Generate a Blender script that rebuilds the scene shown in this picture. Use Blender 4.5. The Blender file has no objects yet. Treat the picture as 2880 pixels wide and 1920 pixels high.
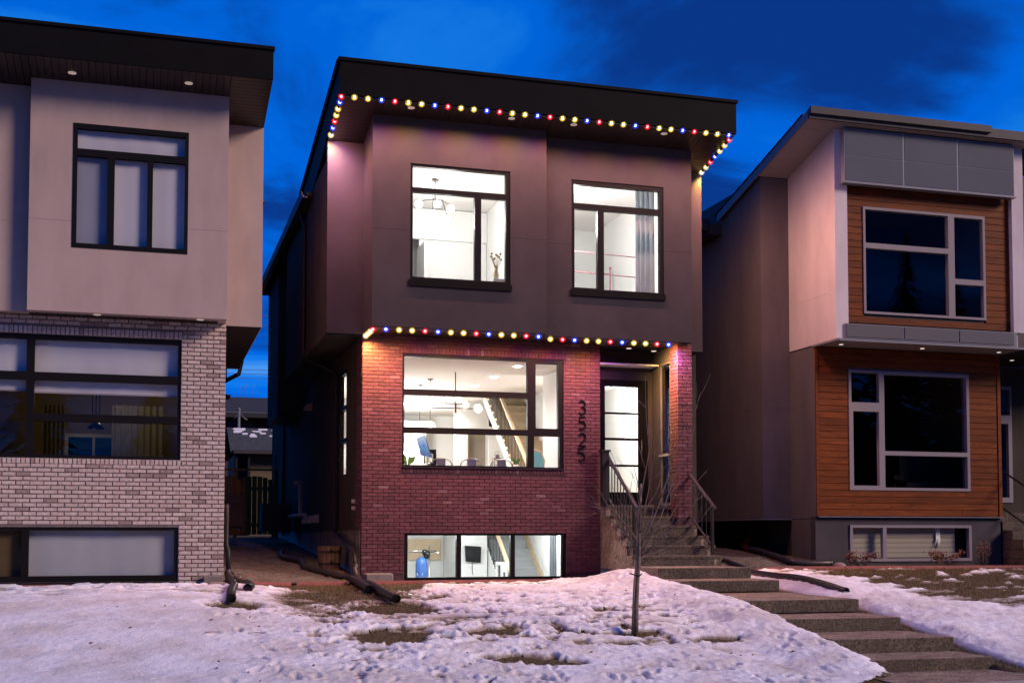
import bpy, bmesh, math, random
import numpy as np
from mathutils import Vector, Matrix, Euler
random.seed(7); np.random.seed(7)
S = bpy.context.scene
COL = S.collection
# ------------------------------------------------------------------ camera
cam_d = bpy.data.cameras.new('camera'); cam = bpy.data.objects.new('camera', cam_d); COL.objects.link(cam)
cam_d.sensor_width = 36; cam_d.lens = 43.402; cam_d.shift_y = 0.1318; cam_d.clip_end = 2000; cam_d.clip_start = .1
yaw, pit, rol = math.radians(16.4538), math.radians(2.7502), math.radians(0.0116)
Fw = Vector((math.sin(yaw)*math.cos(pit), math.cos(yaw)*math.cos(pit), math.sin(pit)))
R0 = Vector((math.cos(yaw), -math.sin(yaw), 0)); U0 = R0.cross(Fw)
Rv = R0*math.cos(rol)+U0*math.sin(rol); Uv = -R0*math.sin(rol)+U0*math.cos(rol)
CAM = Vector((-3.742, -22.367, 0.682))
m = Matrix.Identity(4)
for i in range(3):
    m[i][0] = Rv[i]; m[i][1] = Uv[i]; m[i][2] = -Fw[i]; m[i][3] = CAM[i]
cam.matrix_world = m
S.camera = cam
# ------------------------------------------------------------------ world, sun, exposure
SUN_EL, SUN_AZ = 27.0, 52.0          # light comes from the front right, low
W = bpy.data.worlds.new('World'); S.world = W; W.use_nodes = True
def world_nodes():
    nt = W.node_tree; N = nt.nodes; L = nt.links; N.clear()
    out = N.new('ShaderNodeOutputWorld'); bg = N.new('ShaderNodeBackground')
    sky = N.new('ShaderNodeTexSky'); sky.sky_type = 'NISHITA'; sky.sun_disc = False
    sky.sun_elevation = math.radians(SUN_EL); sky.sun_rotation = math.radians(180-SUN_AZ); sky.altitude = 1000; sky.ozone_density = 4.0
    tc = N.new('ShaderNodeTexCoord'); sep = N.new('ShaderNodeSeparateXYZ'); L.new(tc.outputs['Generated'], sep.inputs[0])
    ad = N.new('ShaderNodeMath'); ad.operation = 'ADD'; ad.inputs[1].default_value = .22; L.new(sep.outputs['Z'], ad.inputs[0])
    mx = N.new('ShaderNodeMath'); mx.operation = 'MAXIMUM'; mx.inputs[1].default_value = .05; L.new(ad.outputs[0], mx.inputs[0])
    dx = N.new('ShaderNodeMath'); dx.operation = 'DIVIDE'; L.new(sep.outputs['X'], dx.inputs[0]); L.new(mx.outputs[0], dx.inputs[1])
    dy = N.new('ShaderNodeMath'); dy.operation = 'DIVIDE'; L.new(sep.outputs['Y'], dy.inputs[0]); L.new(mx.outputs[0], dy.inputs[1])
    cmb = N.new('ShaderNodeCombineXYZ'); L.new(dx.outputs[0], cmb.inputs[0]); L.new(dy.outputs[0], cmb.inputs[1])
    mp = N.new('ShaderNodeMapping'); mp.inputs['Location'].default_value = (13.03, 15.77, 0); mp.inputs['Scale'].default_value = (.85, 1.25, 1); L.new(cmb.outputs[0], mp.inputs[0])
    ns = N.new('ShaderNodeTexNoise'); ns.inputs['Scale'].default_value = 1.7; ns.inputs['Detail'].default_value = 7; ns.inputs['Roughness'].default_value = .55; ns.inputs['Distortion'].default_value = .5
    L.new(mp.outputs[0], ns.inputs['Vector'])
    rp = N.new('ShaderNodeValToRGB'); rp.color_ramp.interpolation = 'EASE'
    rp.color_ramp.elements[0].position = .46; rp.color_ramp.elements[0].color = (0.0, .135, .74, 1)
    rp.color_ramp.elements[1].position = .60; rp.color_ramp.elements[1].color = (0.003, .040, .26, 1)
    e = rp.color_ramp.elements.new(.38); e.color = (.006, .19, .80, 1); e = rp.color_ramp.elements.new(.28); e.color = (.06, .29, .84, 1)
    L.new(ns.outputs['Fac'], rp.inputs[0])
    # the sky texture only shades the dusk blue gently (clamped, so no glare round the sun)
    bw = N.new('ShaderNodeRGBToBW'); L.new(sky.outputs[0], bw.inputs[0])
    mr = N.new('ShaderNodeMapRange'); mr.inputs[1].default_value = 0; mr.inputs[2].default_value = 4; mr.inputs[3].default_value = 8.6; mr.inputs[4].default_value = 10.5; mr.clamp = True; L.new(bw.outputs[0], mr.inputs[0])
    mul = N.new('ShaderNodeMix'); mul.data_type = 'RGBA'; mul.blend_type = 'MULTIPLY'; mul.inputs[0].default_value = 1; mul.clamp_result = False
    L.new(rp.outputs[0], mul.inputs[6]); L.new(mr.outputs[0], mul.inputs[7])
    zf = N.new('ShaderNodeMapRange'); zf.interpolation_type = 'SMOOTHSTEP'; zf.inputs[1].default_value = .45; zf.inputs[2].default_value = 1.0; zf.inputs[3].default_value = 1.0; zf.inputs[4].default_value = .62; L.new(sep.outputs['Z'], zf.inputs[0])
    m2 = N.new('ShaderNodeMix'); m2.data_type = 'RGBA'; m2.blend_type = 'MULTIPLY'; m2.inputs[0].default_value = 1; m2.clamp_result = False
    L.new(mul.outputs[2], m2.inputs[6]); L.new(zf.outputs[0], m2.inputs[7])
    L.new(m2.outputs[2], bg.inputs['Color']); bg.inputs['Strength'].default_value = .10
    L.new(bg.outputs[0], out.inputs[0])
world_nodes()
sun_d = bpy.data.lights.new('sun', 'SUN'); sun = bpy.data.objects.new('sun', sun_d); COL.objects.link(sun)
sun_d.energy = 3.4; sun_d.color = (1.0, .73, .60); sun_d.angle = math.radians(18)
el, az = math.radians(SUN_EL), math.radians(SUN_AZ)
sdir = Vector((-math.sin(az)*math.cos(el), math.cos(az)*math.cos(el), -math.sin(el)))
sun.rotation_euler = sdir.to_track_quat('-Z', 'Y').to_euler()
VS = S.view_settings; VS.view_transform = 'Standard'; VS.look = 'None'; VS.gamma = 1; VS.exposure = 0; VS.use_curve_mapping = False
S.display_settings.display_device = 'sRGB'
CY = S.cycles
CY.use_denoising = True
try: CY.denoiser = 'OPENIMAGEDENOISE'
except Exception: pass
CY.max_bounces = 8; CY.diffuse_bounces = 4; CY.glossy_bounces = 4; CY.transmission_bounces = 6; CY.transparent_max_bounces = 24
CY.sample_clamp_indirect = 6; CY.caustics_reflective = False; CY.caustics_refractive = False
CY.use_light_tree = True

# ------------------------------------------------------------------ materials
MATS = {}
def _mat(name):
    mm = bpy.data.materials.new(name); mm.use_nodes = True
    return mm, mm.node_tree.nodes, mm.node_tree.links
def mat(name, c, rough=.7, metal=0, var=.0, scale=8, bump=0, bscale=60, c2=None, spec=.4, stretch=None, detail=5, stain=0, sscale=(1.5, 1.5, .5)):
    """principled with object-space colour noise (var or second colour) and bump"""
    if name in MATS: return MATS[name]
    mm, N, L = _mat(name); p = N['Principled BSDF']
    p.inputs['Roughness'].default_value = rough; p.inputs['Metallic'].default_value = metal; p.inputs['Specular IOR Level'].default_value = spec
    p.inputs['Base Color'].default_value = (*c, 1)
    tc = N.new('ShaderNodeTexCoord'); vec = tc.outputs['Object']
    if stretch:
        mp = N.new('ShaderNodeMapping'); mp.inputs['Scale'].default_value = stretch; L.new(vec, mp.inputs[0]); vec = mp.outputs[0]
    if var or c2:
        n = N.new('ShaderNodeTexNoise'); n.inputs['Scale'].default_value = scale; n.inputs['Detail'].default_value = detail; n.inputs['Roughness'].default_value = .6
        L.new(vec, n.inputs['Vector'])
        r = N.new('ShaderNodeValToRGB'); r.color_ramp.elements[0].position = .32; r.color_ramp.elements[1].position = .68
        a = c if c2 else tuple(x*(1-var) for x in c); b = c2 if c2 else tuple(x*(1+var) for x in c)
        r.color_ramp.elements[0].color = (*a, 1); r.color_ramp.elements[1].color = (*b, 1)
        L.new(n.outputs['Fac'], r.inputs[0]); L.new(r.outputs[0], p.inputs['Base Color'])
    if stain:
        gm = N.new('ShaderNodeNewGeometry'); mp = N.new('ShaderNodeMapping'); mp.inputs['Scale'].default_value = sscale; L.new(gm.outputs['Position'], mp.inputs[0])
        n4 = N.new('ShaderNodeTexNoise'); n4.inputs['Scale'].default_value = 1.6; n4.inputs['Detail'].default_value = 7; n4.inputs['Roughness'].default_value = .62; L.new(mp.outputs[0], n4.inputs['Vector'])
        r4 = N.new('ShaderNodeMapRange'); r4.inputs[1].default_value = .33; r4.inputs[2].default_value = .62; r4.inputs[3].default_value = 1-stain; r4.inputs[4].default_value = 1.06; L.new(n4.outputs['Fac'], r4.inputs[0])
        m4 = N.new('ShaderNodeMix'); m4.data_type = 'RGBA'; m4.blend_type = 'MULTIPLY'; m4.inputs[0].default_value = 1
        src = p.inputs['Base Color'].links[0].from_socket if p.inputs['Base Color'].links else None
        if src: L.new(src, m4.inputs[6])
        else: m4.inputs[6].default_value = (*c, 1)
        L.new(r4.outputs[0], m4.inputs[7]); L.new(m4.outputs[2], p.inputs['Base Color'])
    if bump:
        n2 = N.new('ShaderNodeTexNoise'); n2.inputs['Scale'].default_value = bscale; n2.inputs['Detail'].default_value = 4
        L.new(vec, n2.inputs['Vector'])
        bp = N.new('ShaderNodeBump'); bp.inputs['Strength'].default_value = bump; bp.inputs['Distance'].default_value = .01
        L.new(n2.outputs['Fac'], bp.inputs['Height']); L.new(bp.outputs[0], p.inputs['Normal'])
    MATS[name] = mm
    return mm
def mat_brick(name, stops, rough=.75):
    mm, N, L = _mat(name); p = N['Principled BSDF']; p.inputs['Roughness'].default_value = rough; p.inputs['Specular IOR Level'].default_value = .3
    oi = N.new('ShaderNodeObjectInfo'); ge = N.new('ShaderNodeNewGeometry')
    ad = N.new('ShaderNodeMath'); ad.operation = 'ADD'; L.new(oi.outputs['Random'], ad.inputs[0]); L.new(ge.outputs['Random Per Island'], ad.inputs[1])
    fr = N.new('ShaderNodeMath'); fr.operation = 'FRACT'; L.new(ad.outputs[0], fr.inputs[0])
    r = N.new('ShaderNodeValToRGB'); r.color_ramp.interpolation = 'LINEAR'
    while len(r.color_ramp.elements) < len(stops): r.color_ramp.elements.new(.5)
    for e, (pos, c) in zip(r.color_ramp.elements, stops): e.position = pos; e.color = (*c, 1)
    L.new(fr.outputs[0], r.inputs[0])
    n = N.new('ShaderNodeTexNoise'); n.inputs['Scale'].default_value = 22; n.inputs['Detail'].default_value = 5
    L.new(ge.outputs['Position'], n.inputs['Vector'])
    r2 = N.new('ShaderNodeValToRGB'); r2.color_ramp.elements[0].color = (.72, .72, .72, 1); r2.color_ramp.elements[1].color = (1.25, 1.22, 1.2, 1); r2.color_ramp.elements[0].position = .3; r2.color_ramp.elements[1].position = .7
    L.new(n.outputs['Fac'], r2.inputs[0])
    mul = N.new('ShaderNodeMix'); mul.data_type = 'RGBA'; mul.blend_type = 'MULTIPLY'; mul.inputs[0].default_value = 1
    L.new(r.outputs[0], mul.inputs[6]); L.new(r2.outputs[0], mul.inputs[7]); L.new(mul.outputs[2], p.inputs['Base Color'])
    n2 = N.new('ShaderNodeTexNoise'); n2.inputs['Scale'].default_value = 90; L.new(ge.outputs['Position'], n2.inputs['Vector'])
    bp = N.new('ShaderNodeBump'); bp.inputs['Strength'].default_value = .35; bp.inputs['Distance'].default_value = .006
    L.new(n2.outputs['Fac'], bp.inputs['Height']); L.new(bp.outputs[0], p.inputs['Normal'])
    MATS[name] = mm; return mm
def mat_wood(name, c1, c2, knots=True, along=0, rough=.55):
    """grain along axis (0=x), per-object shift"""
    mm, N, L = _mat(name); p = N['Principled BSDF']; p.inputs['Roughness'].default_value = rough
    tc = N.new('ShaderNodeTexCoord'); oi = N.new('ShaderNodeObjectInfo'); ge = N.new('ShaderNodeNewGeometry')
    ad = N.new('ShaderNodeVectorMath'); ad.operation = 'MULTIPLY_ADD'
    cx = N.new('ShaderNodeCombineXYZ')
    for k in range(3): L.new(oi.outputs['Random'], cx.inputs[k])
    ad.inputs[1].default_value = (37, 17, 23); L.new(cx.outputs[0], ad.inputs[0]); L.new(ge.outputs['Position'], ad.inputs[2])
    mp = N.new('ShaderNodeMapping'); sc = [9, 9, 9]; sc[along] = .9; mp.inputs['Scale'].default_value = sc; L.new(ad.outputs[0], mp.inputs[0])
    n = N.new('ShaderNodeTexNoise'); n.inputs['Scale'].default_value = 2.2; n.inputs['Detail'].default_value = 6; n.inputs['Distortion'].default_value = .8; L.new(mp.outputs[0], n.inputs['Vector'])
    r = N.new('ShaderNodeValToRGB'); r.color_ramp.elements[0].position = .3; r.color_ramp.elements[1].position = .72
    r.color_ramp.elements[0].color = (*c1, 1); r.color_ramp.elements[1].color = (*c2, 1); L.new(n.outputs['Fac'], r.inputs[0])
    # board to board tone
    mr = N.new('ShaderNodeMapRange'); mr.inputs[3].default_value = .80; mr.inputs[4].default_value = 1.14; L.new(oi.outputs['Random'], mr.inputs[0])
    mul = N.new('ShaderNodeMix'); mul.data_type = 'RGBA'; mul.blend_type = 'MULTIPLY'; mul.inputs[0].default_value = 1
    L.new(r.outputs[0], mul.inputs[6]); L.new(mr.outputs[0], mul.inputs[7]); last = mul.outputs[2]
    if knots:
        v = N.new('ShaderNodeTexVoronoi'); v.inputs['Scale'].default_value = 1.0; mp2 = N.new('ShaderNodeMapping'); s2 = [7.5, 7.5, 7.5]; s2[along] = 3.6; mp2.inputs['Scale'].default_value = s2
        L.new(ad.outputs[0], mp2.inputs[0]); L.new(mp2.outputs[0], v.inputs['Vector'])
        r3 = N.new('ShaderNodeValToRGB'); r3.color_ramp.elements[0].position = .05; r3.color_ramp.elements[1].position = .16
        r3.color_ramp.elements[0].color = (.25, .2, .18, 1); r3.color_ramp.elements[1].color = (1, 1, 1, 1); L.new(v.outputs['Distance'], r3.inputs[0])
        m3 = N.new('ShaderNodeMix'); m3.data_type = 'RGBA'; m3.blend_type = 'MULTIPLY'; m3.inputs[0].default_value = .8
        L.new(last, m3.inputs[6]); L.new(r3.outputs[0], m3.inputs[7]); last = m3.outputs[2]
    p.inputs['Specular IOR Level'].default_value = .12; L.new(last, p.inputs['Base Color'])
    bp = N.new('ShaderNodeBump'); bp.inputs['Strength'].default_value = .2; bp.inputs['Distance'].default_value = .003; L.new(n.outputs['Fac'], bp.inputs['Height']); L.new(bp.outputs[0], p.inputs['Normal'])
    MATS[name] = mm; return mm
def mat_glass(name, tint=(1, 1, 1), f0=.06):
    mm, N, L = _mat(name); N.clear()
    out = N.new('ShaderNodeOutputMaterial'); t = N.new('ShaderNodeBsdfTransparent'); t.inputs[0].default_value = (*tint, 1)
    g = N.new('ShaderNodeBsdfGlossy'); g.inputs['Roughness'].default_value = .015; g.inputs[0].default_value = (.95, .97, 1, 1)
    lw = N.new('ShaderNodeLayerWeight'); lw.inputs[0].default_value = .25
    mr = N.new('ShaderNodeMapRange'); mr.inputs[3].default_value = f0; mr.inputs[4].default_value = .35; L.new(lw.outputs['Fresnel'], mr.inputs[0])
    mr.inputs[1].default_value = .02
    ge = N.new('ShaderNodeNewGeometry'); iv = N.new('ShaderNodeMath'); iv.operation = 'MULTIPLY_ADD'; iv.inputs[1].default_value = -1; iv.inputs[2].default_value = 1; L.new(ge.outputs['Backfacing'], iv.inputs[0])
    ml = N.new('ShaderNodeMath'); ml.operation = 'MULTIPLY'; L.new(mr.outputs[0], ml.inputs[0]); L.new(iv.outputs[0], ml.inputs[1])
    mx = N.new('ShaderNodeMixShader'); L.new(ml.outputs[0], mx.inputs[0]); L.new(t.outputs[0], mx.inputs[1]); L.new(g.outputs[0], mx.inputs[2]); L.new(mx.outputs[0], out.inputs[0])
    MATS[name] = mm; return mm
def mat_emit(name, c, s):
    mm, N, L = _mat(name); p = N['Principled BSDF']; p.inputs['Base Color'].default_value = (*c, 1)
    p.inputs['Emission Color'].default_value = (*c, 1); p.inputs['Emission Strength'].default_value = s
    MATS[name] = mm; return mm

RED_STOPS = [(0, (.078, .026, .033)), (.2, (.094, .031, .039)), (.6, (.106, .035, .044)), (.95, (.12, .041, .050)), (1, (.165, .09, .10))]
M_redbrick = mat_brick('red_brick', RED_STOPS)
M_greybrick = mat_brick('grey_brick', [(0, (.28, .205, .175)), (.07, (.32, .24, .205)), (.10, (.47, .375, .325)), (.6, (.51, .415, .365)), (1, (.54, .45, .40))], .8)
M_mortar = mat('mortar', (.075, .036, .040), .95, var=.25, scale=20, bump=.4)
M_mortar2 = mat('mortar_dark', (.14, .11, .11), .95, var=.25, scale=20, bump=.4)
M_stucco = mat('dark_stucco', (.054, .044, .048), .92, spec=.1, var=.09, scale=.8, bump=.35, bscale=120, stain=0.10, sscale=(1.2, 1.2, .8))
M_stucco_side = mat('black_stucco', (.060, .050, .040), .92, spec=.1, var=.10, scale=.8, bump=.35, bscale=120, stain=0.2, sscale=(1.2, 1.2, .35))
M_beige = mat('beige_stucco', (.39, .30, .265), .92, var=.05, scale=.7, bump=.3, bscale=130, stain=0.10, sscale=(1.2, 1.2, .35))
M_white_st = mat('white_stucco', (.55, .50, .50), .92, var=.04, scale=.8, bump=.25, bscale=130, stain=0.12, sscale=(1.2, 1.2, .35))
M_greyst = mat('grey_stucco', (.115, .10, .10), .92, var=.06, scale=.8, bump=.3, bscale=130, stain=0.2, sscale=(1.2, 1.2, .35))
M_concrete = mat('foundation_concrete', (.20, .18, .16), .9, var=.2, scale=4, bump=.3, bscale=40, stain=0.35, sscale=(1.2, 1.2, .35))
M_black = mat('black_metal', (.018, .016, .016), .45, spec=.2, var=.2, scale=3)
M_frame = mat('black_vinyl_frame', (.009, .008, .008), .45, spec=.08)
M_fascia = mat('dark_fascia', (.006, .0055, .0055), .6, spec=.06, var=.15, scale=2)
M_soffit = mat('dark_soffit', (.026, .018, .015), .40, var=.15, scale=2)
M_whitef = mat('white_vinyl_frame', (.23, .205, .215), .5, spec=.12)
M_roofing = mat('roofing', (.03, .03, .032), .95, var=.3, scale=15, bump=.5)
M_glass = mat_glass('window_glass', f0=.016)
M_glass_lh = mat_glass('reflective_glass', f0=.03); M_glass_rh = mat_glass('dark_house_glass', f0=.024)
M_glass_side = mat_glass('grey_glass', tint=(.75, .78, .76), f0=.05)
M_cedar = mat_wood('cedar', (.10, .0235, .0045), (.20, .049, .007))
M_cedar_dark = mat_wood('cedar_shaded', (.11, .028, .007), (.30, .085, .02))
M_pine = mat_wood('fence_cedar', (.22, .095, .02), (.42, .21, .05), along=2)
M_panel = mat('grey_metal_panel', (.085, .095, .118), .6, spec=.1, var=.05, scale=1)
M_gloss_panel = mat('glossy_panel', (.12, .115, .11), .2, spec=.5)
M_strip = mat('panel_strip', (.17, .175, .20), .45, spec=.2)
M_whitesof = mat('white_soffit', (.30, .26, .25), .6)
M_whitemetal = mat('pale_fascia', (.052, .048, .05), .5, spec=.15)
M_pvc = mat('pale_pvc', (.42, .36, .30), .5, var=.1, scale=10)
M_hose = mat('black_corrugated_pipe', (.03, .024, .024), .42)
M_orange = mat('orange_plastic', (.62, .075, .02), .45)
M_rail = mat('railing_metal', (.05, .042, .052), .32, metal=.3)
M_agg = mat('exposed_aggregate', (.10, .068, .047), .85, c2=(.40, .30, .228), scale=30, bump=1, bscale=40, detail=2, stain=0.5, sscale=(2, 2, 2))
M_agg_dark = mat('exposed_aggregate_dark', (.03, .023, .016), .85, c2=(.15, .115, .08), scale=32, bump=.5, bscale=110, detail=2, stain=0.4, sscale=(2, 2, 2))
M_gravel = mat('gravel', (.045, .037, .03), .95, c2=(.22, .185, .155), scale=45, bump=1, bscale=50, detail=3, stain=0.5, sscale=(2, 2, 2))
M_soil = mat('dead_lawn', (.045, .032, .014), 1, c2=(.12, .085, .035), scale=14, bump=1, bscale=60)
M_edge = mat('red_edging', (.34, .11, .09), .7, var=.2, scale=5)
M_sidewalk = mat('sidewalk_concrete', (.30, .28, .26), .9, var=.15, scale=3, bump=.2, bscale=60, stain=0.35, sscale=(1.2, 1.2, .35))
M_asphalt = mat('asphalt', (.05, .05, .052), .9, var=.2, scale=30, bump=.4, bscale=80)
M_bark = mat('bark', (.09, .06, .045), .85, c2=(.20, .15, .12), scale=12, bump=.5, bscale=60)
M_stake = mat('stake_wood', (.30, .20, .14), .8, var=.2, scale=10)
M_barrel = mat_wood('barrel_wood', (.12, .075, .045), (.30, .21, .14), along=2, knots=False)
M_wall = mat('interior_white', (.80, .80, .78), .9)
M_ceil = mat('ceiling_white', (.82, .80, .77), .9)
M_floor = mat_wood('floor_wood', (.25, .16, .09), (.42, .30, .18), knots=False)
M_lwood = mat('light_maple', (.55, .42, .27), .5, var=.08, scale=6)
M_carpet = mat('grey_carpet', (.33, .35, .36), 1, var=.1, scale=40, bump=.4)
M_tan = mat('taupe_paint', (.26, .22, .16), .9)
M_blind = mat('roller_blind', (.42, .42, .44), .9)
M_blind_grey = mat('grey_blind', (.20, .21, .25), .9)
M_olive = mat('olive_wall', (.30, .23, .11), .9)
M_curtain = mat('ochre_curtain', (.36, .27, .14), .9, var=.1, scale=6)
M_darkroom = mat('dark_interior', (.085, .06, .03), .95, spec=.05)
M_gcurt = mat('grey_curtain', (.30, .32, .33), .9)
M_pink = mat('pink_gauze', (.62, .52, .53), .9)
M_pinkrod = mat('pink_rod', (.45, .22, .24), .5)
M_chrome = mat('brushed_metal', (.32, .31, .29), .3, metal=.9)
M_bronze = mat('bronze', (.06, .05, .045), .4, metal=.5)
M_green = mat('leaf_green', (.06, .19, .03), .6, var=.3, scale=20)
M_teal = mat('teal_fabric', (.16, .42, .45), .8)
M_blue = mat('blue_vinyl', (.03, .095, .30), .45, var=.15, scale=6)
M_tv = mat('black_screen', (.012, .012, .013), .12)
M_white = mat('white_paint', (.75, .74, .72), .6)
def mat_cloth(name, c):
    mm, N, L = _mat(name); p = N['Principled BSDF']; p.inputs['Base Color'].default_value = (*c, 1); p.inputs['Roughness'].default_value = .95
    tr = N.new('ShaderNodeBsdfTranslucent'); tr.inputs[0].default_value = (*c, 1); mx = N.new('ShaderNodeMixShader'); mx.inputs[0].default_value = .55
    L.new(p.outputs[0], mx.inputs[1]); L.new(tr.outputs[0], mx.inputs[2]); L.new(mx.outputs[0], N['Material Output'].inputs[0]); MATS[name] = mm; return mm
M_gcurt = mat_cloth('grey_curtain_cloth', (.42, .46, .48)); M_pink = mat_cloth('pink_gauze_cloth', (.66, .58, .58))
M_bulb = mat_emit('lamp_glow', (1, .95, .86), 9)
M_pot = mat_emit('pot_light_glow', (1, .96, .9), 22)
M_potfaint = mat_emit('soffit_light_lens', (.85, .70, .60), .25)
M_potdim = mat_emit('canopy_light_glow', (1, .82, .7), 1.1)
def globe_mat():
    mm = mat_glass('globe_glass', tint=(.93, .90, .88), f0=.10); N, L = mm.node_tree.nodes, mm.node_tree.links
    o = [n for n in N if n.type == 'OUTPUT_MATERIAL'][0]; src = o.inputs[0].links[0].from_socket
    tr = N.new('ShaderNodeBsdfTranslucent'); tr.inputs[0].default_value = (.95, .86, .80, 1); mx = N.new('ShaderNodeMixShader'); mx.inputs[0].default_value = .42
    L.new(src, mx.inputs[1]); L.new(tr.outputs[0], mx.inputs[2]); L.new(mx.outputs[0], o.inputs[0]); return mm
M_gg = globe_mat()
M_shrub = mat('dry_leaf', (.12, .045, .025), .8, c2=(.26, .11, .06), scale=30)
M_stone = mat('stone', (.22, .17, .16), .9, var=.2, scale=8, bump=.4)

# ------------------------------------------------------------------ mesh helpers
class MB:
    def __init__(s): s.v = []; s.f = []; s.smooth = set()
    def box(s, x0, x1, y0, y1, z0, z1):
        b = len(s.v); s.v += [(x, y, z) for z in (z0, z1) for y in (y0, y1) for x in (x0, x1)]
        s.f += [tuple(b+i for i in q) for q in ((0, 2, 3, 1), (4, 5, 7, 6), (0, 1, 5, 4), (2, 6, 7, 3), (0, 4, 6, 2), (1, 3, 7, 5))]; return s
    def hexa(s, P):
        b = len(s.v); s.v += [tuple(p) for p in P]
        s.f += [tuple(b+i for i in q) for q in ((0, 2, 3, 1), (4, 5, 7, 6), (0, 1, 5, 4), (2, 6, 7, 3), (0, 4, 6, 2), (1, 3, 7, 5))]; return s
    def bar(s, a, b_, w, h=None):
        """square bar between two points"""
        h = h or w; a = Vector(a); b_ = Vector(b_); d = (b_-a).normalized()
        up = Vector((0, 0, 1)) if abs(d.z) < .95 else Vector((0, 1, 0)); sx = d.cross(up).normalized(); sy = sx.cross(d).normalized()
        P = [p+sx*i*w/2+sy*j*h/2 for p in (a, b_) for j in (-1, 1) for i in (-1, 1)]
        return s.hexa(P)
    def tube(s, pts, r, n=8, cap=True, ridge=0):
        pts = [Vector(p) for p in pts]; rs = r if isinstance(r, (list, tuple)) else [r]*len(pts); b = len(s.v); prev = None
        for i, p in enumerate(pts):
            d = (pts[min(i+1, len(pts)-1)]-pts[max(i-1, 0)]).normalized()
            if prev is None: u = d.cross(Vector((0, 0, 1)) if abs(d.z) < .9 else Vector((1, 0, 0))).normalized()
            else: u = (prev-d*prev.dot(d)).normalized()
            prev = u; w = d.cross(u)
            for k in range(n):
                a = 2*math.pi*k/n; s.v.append(tuple(p+(u*math.cos(a)+w*math.sin(a))*rs[i]))
        for i in range(len(pts)-1):
            for k in range(n):
                s.smooth.add(len(s.f)); s.f.append((b+i*n+k, b+i*n+(k+1) % n, b+(i+1)*n+(k+1) % n, b+(i+1)*n+k))
        if cap:
            s.f.append(tuple(b+k for k in range(n))[::-1]); s.f.append(tuple(b+(len(pts)-1)*n+k for k in range(n)))
        return s
    def lathe(s, c, prof, n=16):
        b = len(s.v)
        for (r, z) in prof:
            for k in range(n):
                a = 2*math.pi*k/n; s.v.append((c[0]+r*math.cos(a), c[1]+r*math.sin(a), c[2]+z))
        for i in range(len(prof)-1):
            for k in range(n):
                s.smooth.add(len(s.f)); s.f.append((b+i*n+k, b+i*n+(k+1) % n, b+(i+1)*n+(k+1) % n, b+(i+1)*n+k))
        s.f.append(tuple(b+k for k in range(n))[::-1]); s.f.append(tuple(b+(len(prof)-1)*n+k for k in range(n))); return s
    def sphere(s, c, r, n=14, rings=8, sq=1):
        prof = [(max(.0005, r*math.sin(math.pi*i/rings)), -r*sq*math.cos(math.pi*i/rings)) for i in range(rings+1)]
        return s.lathe(c, prof, n)
    def prism(s, poly, a0, a1, axis='x'):
        """polygon in the two other axes (yz for x, xz for y, xy for z)"""
        b = len(s.v); n = len(poly)
        for a in (a0, a1):
            for (p, q) in poly: s.v.append((a, p, q) if axis == 'x' else (p, a, q) if axis == 'y' else (p, q, a))
        s.f.append(tuple(b+i for i in range(n))); s.f.append(tuple(b+n+i for i in range(n))[::-1])
        for i in range(n): s.f.append((b+i, b+n+i, b+n+(i+1) % n, b+(i+1) % n))
        return s
    def panel(s, axis, u0, u1, v0, v1, w0, w1, holes=()):
        """slab with rectangular holes; axis y: u=x v=z w=y; axis x: u=y v=z w=x; axis z: u=x v=y w=z"""
        us = sorted({u0, u1, *[min(max(h[i], u0), u1) for h in holes for i in (0, 1)]}); vs = sorted({v0, v1, *[min(max(h[i], v0), v1) for h in holes for i in (2, 3)]})
        def P(u, v, w): return (u, w, v) if axis == 'y' else (w, u, v) if axis == 'x' else (u, v, w)
        def solid(i, j):
            if i < 0 or j < 0 or i >= len(us)-1 or j >= len(vs)-1: return False
            cu, cv = (us[i]+us[i+1])/2, (vs[j]+vs[j+1])/2
            return not any(h[0] < cu < h[1] and h[2] < cv < h[3] for h in holes)
        def quad(*p): b = len(s.v); s.v += list(p); s.f.append((b, b+1, b+2, b+3))
        for i in range(len(us)-1):
            for j in range(len(vs)-1):
                if not solid(i, j): continue
                a, b_, c, d = us[i], us[i+1], vs[j], vs[j+1]
                for w in (w0, w1): quad(P(a, c, w), P(b_, c, w), P(b_, d, w), P(a, d, w))
                if not solid(i-1, j): quad(P(a, c, w0), P(a, d, w0), P(a, d, w1), P(a, c, w1))
                if not solid(i+1, j): quad(P(b_, c, w0), P(b_, d, w0), P(b_, d, w1), P(b_, c, w1))
                if not solid(i, j-1): quad(P(a, c, w0), P(b_, c, w0), P(b_, c, w1), P(a, c, w1))
                if not solid(i, j+1): quad(P(a, d, w0), P(b_, d, w0), P(b_, d, w1), P(a, d, w1))
        return s
def wloc(o):
    v = Vector((0, 0, 0))
    while o is not None: v += o.location; o = o.parent
    return v
def mesh_from(name, mb, off, bevel=0):
    me = bpy.data.meshes.new(name); me.from_pydata([(x-off.x, y-off.y, z-off.z) for x, y, z in mb.v], [], mb.f)
    if mb.smooth:
        sm = np.zeros(len(mb.f), dtype=bool); sm[list(mb.smooth)] = True; me.polygons.foreach_set('use_smooth', sm)
    bm = bmesh.new(); bm.from_mesh(me); bmesh.ops.remove_doubles(bm, verts=bm.verts, dist=1e-5); bmesh.ops.recalc_face_normals(bm, faces=bm.faces)
    if bevel:
        ed = [e for e in bm.edges if len(e.link_faces) == 2 and e.calc_face_angle(0) > .9]
        bmesh.ops.bevel(bm, geom=ed, offset=bevel, segments=1, affect='EDGES', clamp_overlap=True)
    bm.to_mesh(me); bm.free(); return me
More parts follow.
